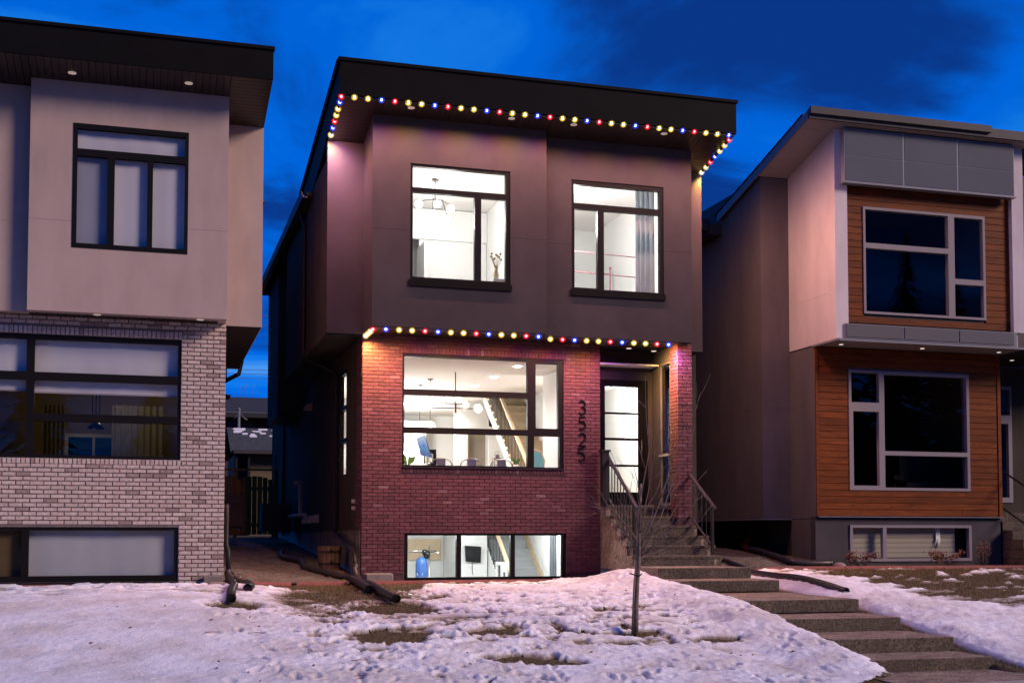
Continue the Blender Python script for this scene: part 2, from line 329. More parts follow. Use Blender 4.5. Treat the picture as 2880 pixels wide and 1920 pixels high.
def obj(name, mb, m, parent=None, loc=None, bevel=0):
    """link a mesh as one object; verts of mb are in world space"""
    base = wloc(parent) if parent else Vector((0, 0, 0))
    l = Vector(loc) if loc is not None else (Vector((0, 0, 0)) if parent else centre(mb))
    off = base+l if parent else l
    o = bpy.data.objects.new(name, mesh_from(name, mb, off, bevel)); o.location = l; o.data.materials.append(m)
    COL.objects.link(o)
    if parent: o.parent = parent
    return o
def centre(mb):
    a = np.array(mb.v); return Vector(((a[:, 0].min()+a[:, 0].max())/2, (a[:, 1].min()+a[:, 1].max())/2, a[:, 2].min()))
def thing(name, label, cat, loc=(0, 0, 0), group=None):
    o = bpy.data.objects.new(name, None); o.empty_display_size = .2; COL.objects.link(o); o.location = loc; tag(o, label, cat, group); return o
def tag(o, label, cat, group=None):
    o['label'] = label; o['category'] = cat
    if group: o['group'] = group
    return o
def struct(name, mb, m, kind='structure', parent=None):
    o = obj(name, mb, m, parent); o['kind'] = kind; return o
def copy_tree(src, loc, label):
    r = src.copy(); COL.objects.link(r); r.location = loc; r['label'] = label
    for ch in src.children:
        c = ch.copy(); COL.objects.link(c); c.parent = r
        for g in ch.children:
            d = g.copy(); COL.objects.link(d); d.parent = c
    return r
def inst(name, me, m, parent, loc, scale=(1, 1, 1)):
    o = bpy.data.objects.new(name, me); COL.objects.link(o)
    if parent: o.parent = parent; o.location = Vector(loc)-wloc(parent)
    else: o.location = loc
    o.scale = scale; return o
def lamp(kind, loc, energy, color=(1, 1, 1), size=.1, spot=None, direction=(0, 0, -1), parent=None):
    d = bpy.data.lights.new(kind.lower()+'_light', kind); d.energy = energy; d.color = color
    if kind == 'AREA': d.size = size
    else: d.shadow_soft_size = size
    if kind == 'SPOT': d.spot_size = math.radians(spot); d.spot_blend = 1
    o = bpy.data.objects.new('lamp_light', d); COL.objects.link(o); o.location = loc
    o.rotation_euler = Vector(direction).to_track_quat('-Z', 'Y').to_euler()
    if parent: o.parent = parent; o.location = Vector(loc)-wloc(parent)
    return o
def ss(a, b, x):
    t = np.clip((x-a)/(b-a), 0, 1); return t*t*(3-2*t)

def window(parent, axis, u0, u1, v0, v1, w, panes, fm=M_frame, gm=M_glass, depth=.09, proud=.0, out=-1, name='window'):
    """frame with pane holes; w = outer face coordinate; panes = (u0,u1,v0,v1)"""
    mb = MB(); wa = w+out*proud; wb = wa-out*depth
    mb.panel(axis, u0, u1, v0, v1, wa, wb, panes)
    # thin glazing bead round each pane, set back
    fr = obj(name, mb, fm, parent)
    for (a, b, c, d) in panes:
        g = MB(); gw = wa-out*depth*.55
        if axis == 'y': g.box(a-.004, b+.004, min(gw, gw-out*.006), max(gw, gw-out*.006), c-.004, d+.004)
        else: g.box(min(gw, gw-out*.006), max(gw, gw-out*.006), a-.004, b+.004, c-.004, d+.004)
        obj('pane', g, gm, fr)
    return fr

# unit brick: front face chamfered, spans x -.5..+.5, z -.5...5, y 0 (front) .. 1 (back)
def unit_brick(name, cu, cv, cd=.12):
    v = []
    for (y, a, b) in ((0, .5-cu, .5-cv), (cd, .5, .5), (1, .5, .5)):
        v += [(-a, y, -b), (a, y, -b), (a, y, b), (-a, y, b)]
    f = [(0, 1, 2, 3)]
    for k in (0, 4):
        for i in range(4): f.append((k+i, k+4+i, k+4+(i+1) % 4, k+(i+1) % 4))
    me = bpy.data.meshes.new(name); me.from_pydata(v, [], f)
    bm = bmesh.new(); bm.from_mesh(me); bmesh.ops.recalc_face_normals(bm, faces=bm.faces); bm.to_mesh(me); bm.free()
    # recalc on an open shell: make the front face point to -y
    if me.polygons[0].normal.y > 0: me.flip_normals()
    return me
def lay_bricks(parent, u0, u1, z0, z1, yf, holes, m, soldiers=(), course=.0677, pitch=.2022, joint=.010, mb_unit=None, keep=300, axis='y', jit=.003, start=None, rough_u=0, depth=.05, from_right=False, extra=None):
    rows = []; n = int(round((z1-z0)/course))
    blocks = list(holes)+[s[:4] for s in soldiers]
    for r in range(n):
        za = z0+r*course; zc = za+course/2
        segs = [(u0, u1)]
        for h in blocks:
            if h[2]-.01 < zc < h[3]+.01:
                ns = []
                for a, b in segs:
                    if h[1] <= a or h[0] >= b: ns.append((a, b)); continue
                    if h[0] > a: ns.append((a, h[0]))
                    if h[1] < b: ns.append((h[1], b))
                segs = ns
        off = (r % 2)*pitch/2
        k0 = int((u1-u0)/pitch)+3
        for k in range(-1, k0):
            if from_right: b = u1-k*pitch+off; a = b-pitch
            else: a = u0+k*pitch-off; b = a+pitch
            for sa, sb in segs:
                p, q = max(a, sa), min(b, sb)
                if q-p > .035: rows.append(((p+q)/2, za+course/2, q-p-joint, course-joint))
    for (a, b, c, d, pt) in soldiers:
        nn = int(round((b-a)/pt)); pt = (b-a)/nn
        for k in range(nn): rows.append((a+(k+.5)*pt, (c+d)/2, pt-joint, d-c-joint))
    if extra: rows += extra
    def dist(q):
        P = Vector((q[0], yf, q[1])) if axis == 'y' else Vector((yf, q[0], q[1]))
        return q[2]*q[3]/(P-CAM).length_squared
    rows.sort(key=dist, reverse=True)
    ind, rest = rows[:keep], rows[keep:]
    mb = MB(); uv = np.array([vv.co[:] for vv in mb_unit.vertices]); uf = [tuple(p.vertices) for p in mb_unit.polygons]
    for i, (u, z, w, h) in enumerate(ind+rest):
        j = random.uniform(-jit, jit); du = random.uniform(-rough_u, rough_u); w2 = w-abs(du); h2 = h*(1-random.uniform(0, rough_u*6))
        if axis == 'y': loc, sc, rot = (u+du/2, yf+j, z), (w2, depth, h2), 0
        else: loc, sc, rot = (yf+j, u, z), (w2, depth, h2), axis_rot[axis]
        if i < len(ind):
            o = inst('brick', mb_unit, m, parent, loc, sc)
            if rot: o.rotation_euler = (0, 0, rot)
        else:
            P = uv*np.array(sc)
            if rot: c, s_ = math.cos(rot), math.sin(rot); P = np.stack([P[:, 0]*c-P[:, 1]*s_, P[:, 0]*s_+P[:, 1]*c, P[:, 2]], 1)
            P = P+np.array(loc); b = len(mb.v); mb.v += [tuple(p) for p in P]; mb.f += [tuple(b+i2 for i2 in q) for q in uf]
    if rest:
        off = wloc(parent); me = bpy.data.meshes.new('bricks'); me.from_pydata([(x-off.x, y-off.y, z-off.z) for x, y, z in mb.v], [], mb.f)
        me.materials.append(m); o = bpy.data.objects.new('bricks', me); COL.objects.link(o); o.parent = parent; o['kind'] = 'stuff'
axis_rot = {'x-': -math.pi/2, 'x+': math.pi/2}   # outward face towards -x / +x
UB = unit_brick('brick', .012, .04); UB.materials.append(M_redbrick)
UG = unit_brick('brick', .022, .085, .25); UG.materials.append(M_greybrick)

# ------------------------------------------------------------------ terrain
YP = [-14, -10.3, -9.7, -8.5, -7.3, -6.25, -4, -3, -.4, 0, 1, 3, 14, 60]
ZP = [-1.0, -.97, -.93, -.78, -.59, -.44, -.255, -.21, -.165, -.14, -.04, .1, .62, .75]
def ground(x, y):
    z = np.interp(y, YP, ZP)
    return z+.2*ss(6.3, 8.4, x)*ss(-10, -4, y)+.09*ss(-1.3, -3, x)*ss(-9, -4, y)
def inpath(x, y): return ss(4.60, 4.80, x)*ss(6.30, 6.15, x)*ss(-9.9, -9.6, y)*ss(.4, .1, y)
_tab = np.random.RandomState(3).rand(256, 256)
def vnoise(x, y):
    xi = np.floor(x).astype(int); yi = np.floor(y).astype(int); fx = x-xi; fy = y-yi; fx = fx*fx*(3-2*fx); fy = fy*fy*(3-2*fy)
    g = lambda a, b: _tab[a % 256, b % 256]
    return (g(xi, yi)*(1-fx)+g(xi+1, yi)*fx)*(1-fy)+(g(xi, yi+1)*(1-fx)+g(xi+1, yi+1)*fx)*fy
def fbm(x, y, o=4):
    s = 0; a = .5
    for i in range(o): s = s+a*vnoise(x*2**i+17*i, y*2**i+31*i); a *= .5
    return s/(1-.5**o)
def grid_mesh(name, X, Y, Z, keep=None):
    ny, nx = X.shape; idx = np.arange(ny*nx).reshape(ny, nx)
    q = np.stack([idx[:-1, :-1], idx[:-1, 1:], idx[1:, 1:], idx[1:, :-1]], -1).reshape(-1, 4)
    if keep is not None:
        k = keep[:-1, :-1] & keep[:-1, 1:] & keep[1:, 1:] & keep[1:, :-1]; q = q[k.ravel()]
    used = np.unique(q); mp = -np.ones(ny*nx, int); mp[used] = np.arange(len(used)); q = mp[q]
    co = np.stack([X, Y, Z], -1).reshape(-1, 3)[used]
    me = bpy.data.meshes.new(name); me.vertices.add(len(co)); me.vertices.foreach_set('co', co.ravel())
    me.loops.add(q.size); me.polygons.add(len(q)); me.loops.foreach_set('vertex_index', q.ravel().astype(np.int32))
    me.polygons.foreach_set('loop_start', np.arange(0, q.size, 4, dtype=np.int32)); me.polygons.foreach_set('loop_total', np.full(len(q), 4, np.int32))
    me.polygons.foreach_set('use_smooth', np.ones(len(q), bool)); me.update(); me.validate()
    return me, used
# soil / lawn sheet
gx = np.concatenate([[-400, -120, -40, -15], np.arange(-9, 20.01, .15), [26, 45, 120, 400]]); gy = np.concatenate([[-300, -100, -40, -20, -14], np.arange(-11, 3, .12), np.arange(3.2, 20, .6), [30, 60, 150, 500]])
X, Y = np.meshgrid(gx, gy); Z = ground(X, Y)-.35*inpath(X, Y)+.018*(fbm(X*6, Y*6)-.5)-.02
me, _ = grid_mesh('lawn', X, Y, Z, ~((X > .12) & (X < 6.6) & (Y > .10) & (Y < 15))); me.materials.append(M_soil)
lawn = bpy.data.objects.new('lawn', me); COL.objects.link(lawn); lawn['kind'] = 'structure'
# gravel side yards
for (a, b, c, d) in ((-2.6, .02, -.45, 13.95), (6.84, 9.6, -.35, 12)):
    X, Y = np.meshgrid(np.arange(a, b+.01, .05), np.arange(c, d, .06))
    Z = ground(X, Y)+.035*(np.random.rand(*X.shape)-.5)+.03*(fbm(X*3, Y*3)-.5)+.012
    if a > 0: Z += .05*ss(-.3, .6, Y)
    me, _ = grid_mesh('gravel', X, Y, Z); me.materials.append(M_gravel); o = bpy.data.objects.new('gravel', me); COL.objects.link(o); o['kind'] = 'structure'
# snow
step = .026
X, Y = np.meshgrid(np.arange(-8.6, 15.5, step), np.arange(-11.2, .1, step))
def snow_thick(X, Y):
    t = .062+.04*(fbm(X*.9, Y*.9)-.5)
    lump = fbm(X*3.2+5, Y*4.2, 4)-.5
    fine = fbm(X*9+3, Y*12, 3)-.5
    t = t+.055*lump+.034*fine+.020*(fbm(X*17+1, Y*19, 2)-.5)
    flat = ss(-1.8, -3.5, X)            # smooth drift on the left lot
    t = t*(1-.55*flat)+.55*flat*(.085+.03*(fbm(X*.8, Y*.8)-.5)+.02*(fbm(X*3, Y*5)-.5))
    # melted strip along the houses
    t -= .085*ss(-2.3, -.7, Y+.0*X)*ss(-2.4, -1.8, X)*(1-ss(3.0, 3.6, X))*(.55+1.2*fbm(X*2.5, Y*5, 3))*1.1*(1-.55*ss(.6, 1.2, X))
    t -= .34*ss(-4.8, -2.6, Y)*ss(-1.9, -2.6, X)*np.maximum(fbm(X*2.6+9, Y*6, 4)-.36, 0)
    t -= .085*ss(.53, .66, fbm(X*3.4+3, Y*6.4, 4))*ss(-2.2, -1.2, X)*ss(4.2, 3.2, X)*ss(-8.8, -7, Y)
    # worn track between the two lots
    tr = ss(-2.1, -1.3, X+.25*np.sin(Y))*ss(.9, -.1, X+.25*np.sin(Y))
    t -= tr*ss(-6.8, -2.5, Y)*(.085*fbm(X*2.6+2, Y*4.5+7, 4)+.02)*1.25
    t -= .06*tr*ss(-8, -5, Y)*(fbm(X*2.2, Y*3)-.3)
    # bare patches
    for (cx, cy, rx, ry, d) in ((-.81, -7.1, .42, .34, .13), (.48, -7.05, .38, .22, .11), (.43, -8.44, .36, .2, .11), (.85, -8.65, .28, .16, .10), (2.3, -7.34, .34, .15, .09), (1.95, -7.85, .22, .13, .09), (.1, -6.2, .5, .3, .035), (-.5, -5.2, .5, .45, .035), (3.35, -7.75, .35, .12, .08), (-.35, -4.9, .35, .35, .15), (-2.55, -5.1, .35, .35, .12), (-.45, -3.4, .4, .3, .11)):
        q = ((X-cx)/rx)**2+((Y-cy)/ry)**2; q = q*(.25+1.7*fbm(X*6+cx, Y*8, 4))
        t -= d*1.2*np.exp(-q*q*.6)
    # heap beside the steps and the bank along the path
    t += .24*np.exp(-(((X-4.4)/.55)**2+((Y+2.1)/1.2)**2))*(.8+.4*fbm(X*2, Y*2)) + .14*np.exp(-(((X-4.35)/.5)**2+((Y+4.4)/1.4)**2))
    t += .12*ss(3.4, 4.3, X)*ss(5, 4.5, X)*ss(-9.8, -9, Y)*ss(-4.5, -6, Y)*(.5+fbm(X*2, Y*2))
    rb = ss(6.45, 6.8, X)*ss(8.8, 6.9, X)*ss(-10.2, -9.2, Y)*ss(-1.0, -3.5, Y)
    t += .10*rb*(.4+1.0*fbm(X*1.5, Y*1.5))
    # right lot: turf showing through up by the house
    rl = ss(7.1, 8.5, X-.12*(Y+4))*ss(-7.2, -4.6, Y)
    t -= rl*(.34*fbm(X*1.9+4, Y*6+3, 4)-.045)*1.1
    t -= .30*(X > 6)*ss(6.60, 6.32, X)*ss(-9.9, -9.5, Y)*(.75+.5*fbm(X*4, Y*4)) + .05*ss(4.40, 4.66, X)*(X < 5.5)
    return t
T = snow_thick(X, Y)
# foot prints
rs = np.random.RandomState(11)
for i in range(760):
    cx, cy = rs.uniform(-3, 4.4), rs.uniform(-10.8, -2.0)
    if rs.rand() < .35: cx = rs.uniform(-1.6, 1.2)
    a = rs.uniform(-.6, .6); L_, w_ = rs.uniform(.07, .14), rs.uniform(.03, .055); dep = rs.uniform(.012, .04)
    i0, i1 = int((cy-.4+11.2)/step), int((cy+.4+11.2)/step); j0, j1 = int((cx-.4+8.6)/step), int((cx+.4+8.6)/step)
    i0 = max(i0, 0)
    xs, ys = X[i0:i1, j0:j1]-cx, Y[i0:i1, j0:j1]-cy; u = xs*math.cos(a)+ys*math.sin(a); v = -xs*math.sin(a)+ys*math.cos(a)
    q = (u/w_)**2+(v/L_)**2; T[i0:i1, j0:j1] += -dep*np.exp(-q*q)+.35*dep*np.exp(-((q-2.0)**2))
T = np.where(T < .12, T, .12+(T-.12)*1.0)
Zs = ground(X, Y)-.02+T
kp = (T > -.05)
# keep off the slabs, the walls and the pads
edge = .10*(fbm(X*3, Y*3)-.5)+.05*(fbm(X*9, Y*9)-.5)
onpath = (X > 4.68+edge) & (X < 6.30) & (Y > -10.6)
kp &= ~onpath
kp &= ~((Y > -.38) & (X > -2.6)) & ~((Y > -2.12) & (X < -2.3)) & ~((Y > -.42) & (X > 6.3))
kp &= ~((Y < -9.72+edge) & (X > 4.0+1.2*(Y+10.2)+edge))           # pad and sidewalk at the foot of the path
Zs = np.where(kp, Zs, Zs)
me, used = grid_mesh('snow_cover', X, Y, Zs, kp)
at = me.attributes.new('thick', 'FLOAT', 'POINT'); at.data.foreach_set('value', T.ravel()[used].astype(np.float32))
def snow_mat():
    mm, N, L = _mat('snow'); p = N['Principled BSDF']; p.inputs['Specular IOR Level'].default_value = .35
    a = N.new('ShaderNodeAttribute'); a.attribute_name = 'thick'; tc = N.new('ShaderNodeTexCoord')
    n = N.new('ShaderNodeTexNoise'); n.inputs['Scale'].default_value = 20; n.inputs['Detail'].default_value = 8; n.inputs['Roughness'].default_value = .7; L.new(tc.outputs['Object'], n.inputs['Vector'])
    n3 = N.new('ShaderNodeTexNoise'); n3.inputs['Scale'].default_value = 1.6; n3.inputs['Detail'].default_value = 5; L.new(tc.outputs['Object'], n3.inputs['Vector'])
    r = N.new('ShaderNodeValToRGB'); r.color_ramp.elements[0].position = .018; r.color_ramp.elements[1].position = .05
    r.color_ramp.elements[0].color = (.34, .29, .24, 1); r.color_ramp.elements[1].color = (.80, .81, .86, 1); L.new(a.outputs['Fac'], r.inputs[0])
    r3 = N.new('ShaderNodeValToRGB'); r3.color_ramp.elements[0].position = .35; r3.color_ramp.elements[1].position = .6
    r3.color_ramp.elements[0].color = (.80, .75, .69, 1); r3.color_ramp.elements[1].color = (1, 1, 1, 1); L.new(n3.outputs['Fac'], r3.inputs[0])
    mul = N.new('ShaderNodeMix'); mul.data_type = 'RGBA'; mul.blend_type = 'MULTIPLY'; mul.inputs[0].default_value = 1
    L.new(r.outputs[0], mul.inputs[6]); L.new(r3.outputs[0], mul.inputs[7]); L.new(mul.outputs[2], p.inputs['Base Color'])
    rr = N.new('ShaderNodeMapRange'); rr.inputs[1].default_value = .015; rr.inputs[2].default_value = .05; rr.inputs[3].default_value = .16; rr.inputs[4].default_value = .72; L.new(a.outputs['Fac'], rr.inputs[0]); L.new(rr.outputs[0], p.inputs['Roughness'])
    bp = N.new('ShaderNodeBump'); bp.inputs['Strength'].default_value = .8; bp.inputs['Distance'].default_value = .03; L.new(n.outputs['Fac'], bp.inputs['Height']); L.new(bp.outputs[0], p.inputs['Normal'])
    p.inputs['Subsurface Weight'].default_value = 0
    return mm
me.materials.append(snow_mat()); snow = bpy.data.objects.new('snow_cover', me); COL.objects.link(snow); snow['kind'] = 'structure'
# grass blades in the bare places
bare = ((T < .03) & (Y < -.45) & ~onpath & ~((Y > -2.2) & (X < -2.3)) & (Y > -9.8) & (X < 15))
ii = np.argwhere(bare); rs = np.random.RandomState(5); sel = ii[rs.randint(0, len(ii), 60000)]
bx = X[sel[:, 0], sel[:, 1]]+rs.uniform(-.02, .02, len(sel)); by = Y[sel[:, 0], sel[:, 1]]+rs.uniform(-.02, .02, len(sel)); bz = ground(bx, by)-.03
h = rs.uniform(.025, .06, len(sel)); ang = rs.uniform(0, 6.28, len(sel)); ln = rs.uniform(.0, .045, len(sel)); wd = .004
P = np.stack([np.stack([bx-wd*np.cos(ang), by-wd*np.sin(ang), bz], 1), np.stack([bx+wd*np.cos(ang), by+wd*np.sin(ang), bz], 1), np.stack([bx+ln*np.sin(ang), by-ln*np.cos(ang), bz+h], 1)], 1).reshape(-1, 3)
me = bpy.data.meshes.new('dead_grass'); n = len(sel); me.vertices.add(3*n); me.vertices.foreach_set('co', P.ravel()); me.loops.add(3*n); me.polygons.add(n)
me.loops.foreach_set('vertex_index', np.arange(3*n, dtype=np.int32)); me.polygons.foreach_set('loop_start', np.arange(0, 3*n, 3, dtype=np.int32)); me.polygons.foreach_set('loop_total', np.full(n, 3, np.int32)); me.update()
M_grass = mat('dead_grass', (.055, .042, .012), .9, c2=(.17, .12, .05), scale=7)
me.materials.append(M_grass); o = bpy.data.objects.new('dead_grass', me); COL.objects.link(o); o['kind'] = 'stuff'
# city sidewalk, pad at the foot of the path, road behind the camera
mb = MB()
for k in range(-10, 24): mb.box(k*1.5+.006, k*1.5+1.494, -12.4, -10.36, -1.10, -.962)
struct('sidewalk', mb, M_sidewalk)
mb = MB().box(4.3, 6.6, -10.35, -9.2, -1.1, -.956); struct('path_pad', mb, M_agg)
mb = MB().box(-200, 200, -26.5, -15, -1.3, -1.14); struct('road', mb, M_asphalt)
mb = MB().box(-200, 200, -15, -14.8, -1.3, -1.0); struct('kerb', mb, M_sidewalk)

# ================================================================== CENTRE HOUSE
H = thing('house', 'dark two-storey house with red brick ground floor and coloured lights along its eaves', 'house', (3.1, 3, 0))
W1 = [(.79, 3.181, 3.405, 4.006), (.79, 3.181, 2.697, 3.296), (.79, 3.181, 1.995, 2.587), (3.344, 3.796, 2.731, 3.974), (3.311, 3.819, 1.989, 2.584)]
BWp = [(.867, 1.797, -.082, .691), (1.884, 2.849, -.082, .691), (2.931, 3.871, -.082, .691)]
w1h = (.752, 3.897, 1.948, 4.062); bwh = (.80, 3.945, -.14, .74)
# brick front: mortar bed set back, bricks proud of it
mb = MB().panel('y', .012, 4.64, -.30, 4.38, .012, .22, [w1h, bwh]); obj('brick_wall', mb, M_mortar, H)
mb = MB().panel('x', .232, .637, .80, 4.38, .012, .2); obj('brick_wall', mb, M_mortar, H)
side_ex = []
lay_bricks(H, 0, 4.65, -.017, 4.383, 0, [w1h, bwh], M_redbrick, soldiers=[(.70, 3.93, 4.062, 4.18, .0677), (.752, 3.897, 1.84, 1.948, .0677)], mb_unit=UB, depth=.05)
lay_bricks(H, .055, .637, .84, 4.36, 0, [], M_redbrick, mb_unit=UB, keep=0, axis='x-', depth=.05)
# sill flashing under the large window
obj('window_sill', MB().box(.735, 3.91, -.05, .06, 1.944, 1.958), M_rail, H)
window(H, 'y', *w1h, .03, W1, depth=.10)
window(H, 'y', *bwh, .03, BWp, depth=.10)
# upper boxes: dark stucco with a control joint
def stucco(u0, u1, v0, v1, w0, w1, holes, m, joint=None, axis='y', parent=H):
    if joint is None:
        obj('wall', MB().panel(axis, u0, u1, v0, v1, w0, w1, holes), m, parent); return
    hs = lambda lo, hi: [(h[0], h[1], max(h[2], lo), min(h[3], hi)) for h in holes if h[3] > lo and h[2] < hi]
    obj('wall', MB().panel(axis, u0, u1, v0, joint-.002, w0, w1, hs(v0, joint-.002)), m, parent)
    obj('wall', MB().panel(axis, u0, u1, joint+.002, v1, w0, w1, hs(joint+.002, v1)), m, parent)
    d = .005 if w1 > w0 else -.005
    obj('wall', MB().panel(axis, u0, u1, joint-.002, joint+.002, w0+d, w1, hs(joint-.002, joint+.002)), m, parent)
WBh = (.68, 2.538, 5.236, 7.326); WCh = (3.788, 5.65, 5.27, 7.344)
def sof(y): return 7.92-.222*y          # soffit height under the front eave
stucco(0, 3.23, 4.376, 8.16, -1.0, -.8, [WBh], M_stucco, 6.11)
stucco(3.2305, 6.23, 4.376, 8.12, -.8, -.6, [WCh], M_stucco, 6.11)
stucco(-.7995, .0, 4.377, 8.15, 0, .15, [], M_stucco, None, 'x')            # left cheek of the left box
stucco(-.5995, 0, 4.377, 8.11, 6.23, 6.08, [], M_stucco, None, 'x')          # right cheek of the right box
stucco(-.66, -.0005, 4.376, 7.93, 0, .2, [], M_stucco)
stucco(6.2305, 6.82, 4.34, 7.93, 0, .2, [], M_stucco)
WBp = [(.725, 2.456, 6.902, 7.275), (.727, 1.872, 5.288, 6.814), (1.991, 2.456, 5.288, 6.80)]
WCp = [(3.84, 5.572, 6.908, 7.26), (3.85, 4.313, 5.315, 6.80), (4.437, 5.574, 5.30, 6.80)]
window(H, 'y', *WBh, -.985, WBp, depth=.10); window(H, 'y', *WCh, -.785, WCp, depth=.10)
obj('window_sill', MB().box(.66, 2.56, -1.035, -.95, 5.12, 5.234), M_fascia, H)
obj('window_sill', MB().box(3.77, 5.67, -.835, -.75, 5.155, 5.268), M_fascia, H)
# sides: upper storey bumped out, lower wall set in
mb = MB(); mb.panel('x', .2005, 6.8, 4.36, 7.6, -.66, -.5); obj('wall', mb, M_stucco_side, H)
obj('wall', MB().panel('y', -.6595, 0.02, 4.36, 7.4, 6.6, 6.8), M_stucco_side, H)
obj('wall', MB().panel('x', 6.8005, 9.4, 4.36, 7.4, -.02, .15), M_stucco_side, H)
mb = MB(); mb.panel('y', -.59, 0.02, 3.75, 7.4, 9.4, 9.6); obj('wall', mb, M_stucco_side, H)
obj('wall', MB().panel('x', 9.6005, 12.2, 3.75, 7.4, -.59, -.4), M_stucco_side, H)
SWh = (1.84, 2.805, 1.88, 4.0)
low_h = [SWh, (13.4, 13.8, 2.35, 3.3), (15.6, 16.0, 2.35, 3.2)]
mb = MB().panel('x', .638, 17, .80, 4.36, .01, .035, low_h); obj('wall', mb, M_stucco_side, H)
mb = MB().panel('x', .10, 17, -.3, .7995, .05, .2); obj('foundation', mb, M_concrete, H)
window(H, 'x', *SWh, .02, [(1.89, 2.755, 3.275, 3.917), (1.89, 2.755, 2.625, 3.202), (1.89, 2.755, 1.903, 2.542)], depth=.09, proud=.015)
for (a, b, c, d) in low_h[1:]:
    window(H, 'x', a, b, c, d, .02, [(a+.05, b-.05, c+.05, d-.05)], depth=.09, proud=.02)
obj('wall', MB().panel('x', .2005, 16, 4.34, 7.6, 6.82, 6.7), M_stucco_side, H)
obj('wall', MB().panel('x', .5, 16, -.3, 4.339, 6.82, 6.7), M_stucco_side, H)
mb = MB().panel('y', 0, 6.82, -.3, 7.4, 16.8, 17); obj('wall', mb, M_stucco_side, H)
# soffits under the cantilevers, board by board
def boards(parent, x0, x1, y0, y1, zf, pitch=.105, run='y', m=M_soffit, gap=.008, th=.012, name='soffit_board'):
    """zf(x,y) gives the underside; boards run along y or x"""
    n = int(round(((x1-x0) if run == 'y' else (y1-y0))/pitch)); pr_ = ((x1-x0) if run == 'y' else (y1-y0))/n
    first = None
    for k in range(n):
        if run == 'y': a, b, c, d = x0+k*pr_+gap/2, x0+(k+1)*pr_-gap/2, y0, y1
        else: a, b, c, d = x0, x1, y0+k*pr_+gap/2, y0+(k+1)*pr_-gap/2
        mb = MB(); z = lambda x, y: zf(x, y)
        mb.hexa([(a, c, z(a, c)), (b, c, z(b, c)), (a, d, z(a, d)), (b, d, z(b, d)), (a, c, z(a, c)+th), (b, c, z(b, c)+th), (a, d, z(a, d)+th), (b, d, z(b, d)+th)])
        if first is None or run == 'x': 
            o = obj(name, mb, m, parent, loc=(Vector(((a+b)/2, (c+d)/2, z((a+b)/2, (c+d)/2)))-wloc(parent))); first = o; fa = (a+b)/2
            if run == 'y': base = o
        else:
            o = first.copy(); COL.objects.link(o); o.location.x = first.location.x+((a+b)/2-fa)
zs = lambda x, y: sof(y)
front_y = -1.53
boards(H, .005, 3.225, front_y+.02, -1.0, zs); boards(H, 3.235, 6.225, front_y+.02, -.8, zs)
boards(H, -.66, -.005, front_y+.02, -.005, zs, run='x'); boards(H, 6.236, 6.82, front_y+.02, -.005, zs, run='x')
obj('soffit_backing', MB().prism([(front_y+.02, sof(front_y)+.03), (0, sof(0)+.03), (0, sof(0)+.05), (front_y+.02, sof(front_y)+.05)], -.655, 6.815), M_black, H)
boards(H, .01, 3.22, -.99, -.012, lambda x, y: 4.37, run='y', m=M_soffit); boards(H, 3.24, 6.22, -.79, -.012, lambda x, y: 4.37, run='y')
boards(H, 4.70, 6.0, .0, .60, lambda x, y: 4.372, run='y')
boards(H, -.65, -.0, .03, 6.78, lambda x, y: 4.35, run='x', pitch=.13)
boards(H, -.58, -.0, 9.62, 12.18, lambda x, y: 3.74, run='x', pitch=.13)
# roof: deep front fascia, mono slope behind
prof = [(front_y, 8.87), (front_y, sof(front_y)), (front_y+.03, sof(front_y)), (front_y+.03, 8.2+.12), (0, 8.02), (4.0, 7.72), (4.0, 7.98)]
roof = obj('roof', MB().prism(prof, -.672, 6.83), M_fascia, H)
for x_ in (-.672, 6.80): obj('side_fascia', MB().prism([(.205, 7.92), (4.0, 7.18), (4.0, 7.71), (.205, 8.0)], x_, x_+.03), M_fascia, roof)
obj('cap_flashing', MB().box(-.70, 6.86, front_y-.03, front_y+.10, 8.845, 8.90), M_fascia, roof)
obj('fascia_edge', MB().prism([(front_y+.1, 8.90), (4.05, 8.02), (4.05, 7.90), (front_y+.1, 8.78)], -.715, -.673), M_fascia, roof)
obj('fascia_edge', MB().prism([(front_y+.1, 8.90), (4.05, 8.02), (4.05, 7.90), (front_y+.1, 8.78)], 6.831, 6.873), M_fascia, roof)
mb = MB().prism([(3.97, 7.42), (12.6, 7.42), (12.6, 7.5), (3.97, 7.5)], -.80, 7.0).prism([(2.0, 7.42), (3.96, 7.42), (3.96, 7.5), (2.0, 7.5)], -.80, -.67); mb.prism([(-.85, 7.5), (3.1, 8.9), (7.05, 7.5)], 4.0, 12.6, 'y'); obj('rear_roof', mb, M_roofing, H)
mb = MB(); mb.prism([(-.78, 7.36), (-.88, 7.37), (-.92, 7.48), (-.90, 7.49), (-.86, 7.40), (-.78, 7.39)], 1.95, 12.6, 'y'); g = obj('gutter', mb, M_black, H)
# downspout at the front left corner, kicked in under the bump-out
mb = MB().tube([(-.76, 3.14, 7.36), (-.74, 3.14, 7.2), (-.70, 3.12, 7.05), (-.70, 3.12, 4.46), (-.66, 3.10, 4.32), (-.1, 2.96, 4.06), (-.022, 2.94, 3.95), (-.022, 2.93, .86), (-.06, 2.86, .76), (-.09, .5, .42), (-.10, .1, .33), (-.11, -.02, .22), (-.11, -.06, .10)], .04, 8)
obj('downspout', mb, M_black, H)
mb = MB().tube([(-.04, 13.1, 7.3), (-.04, 13.1, .7)], .04, 8); obj('downspout', mb, M_black, H)
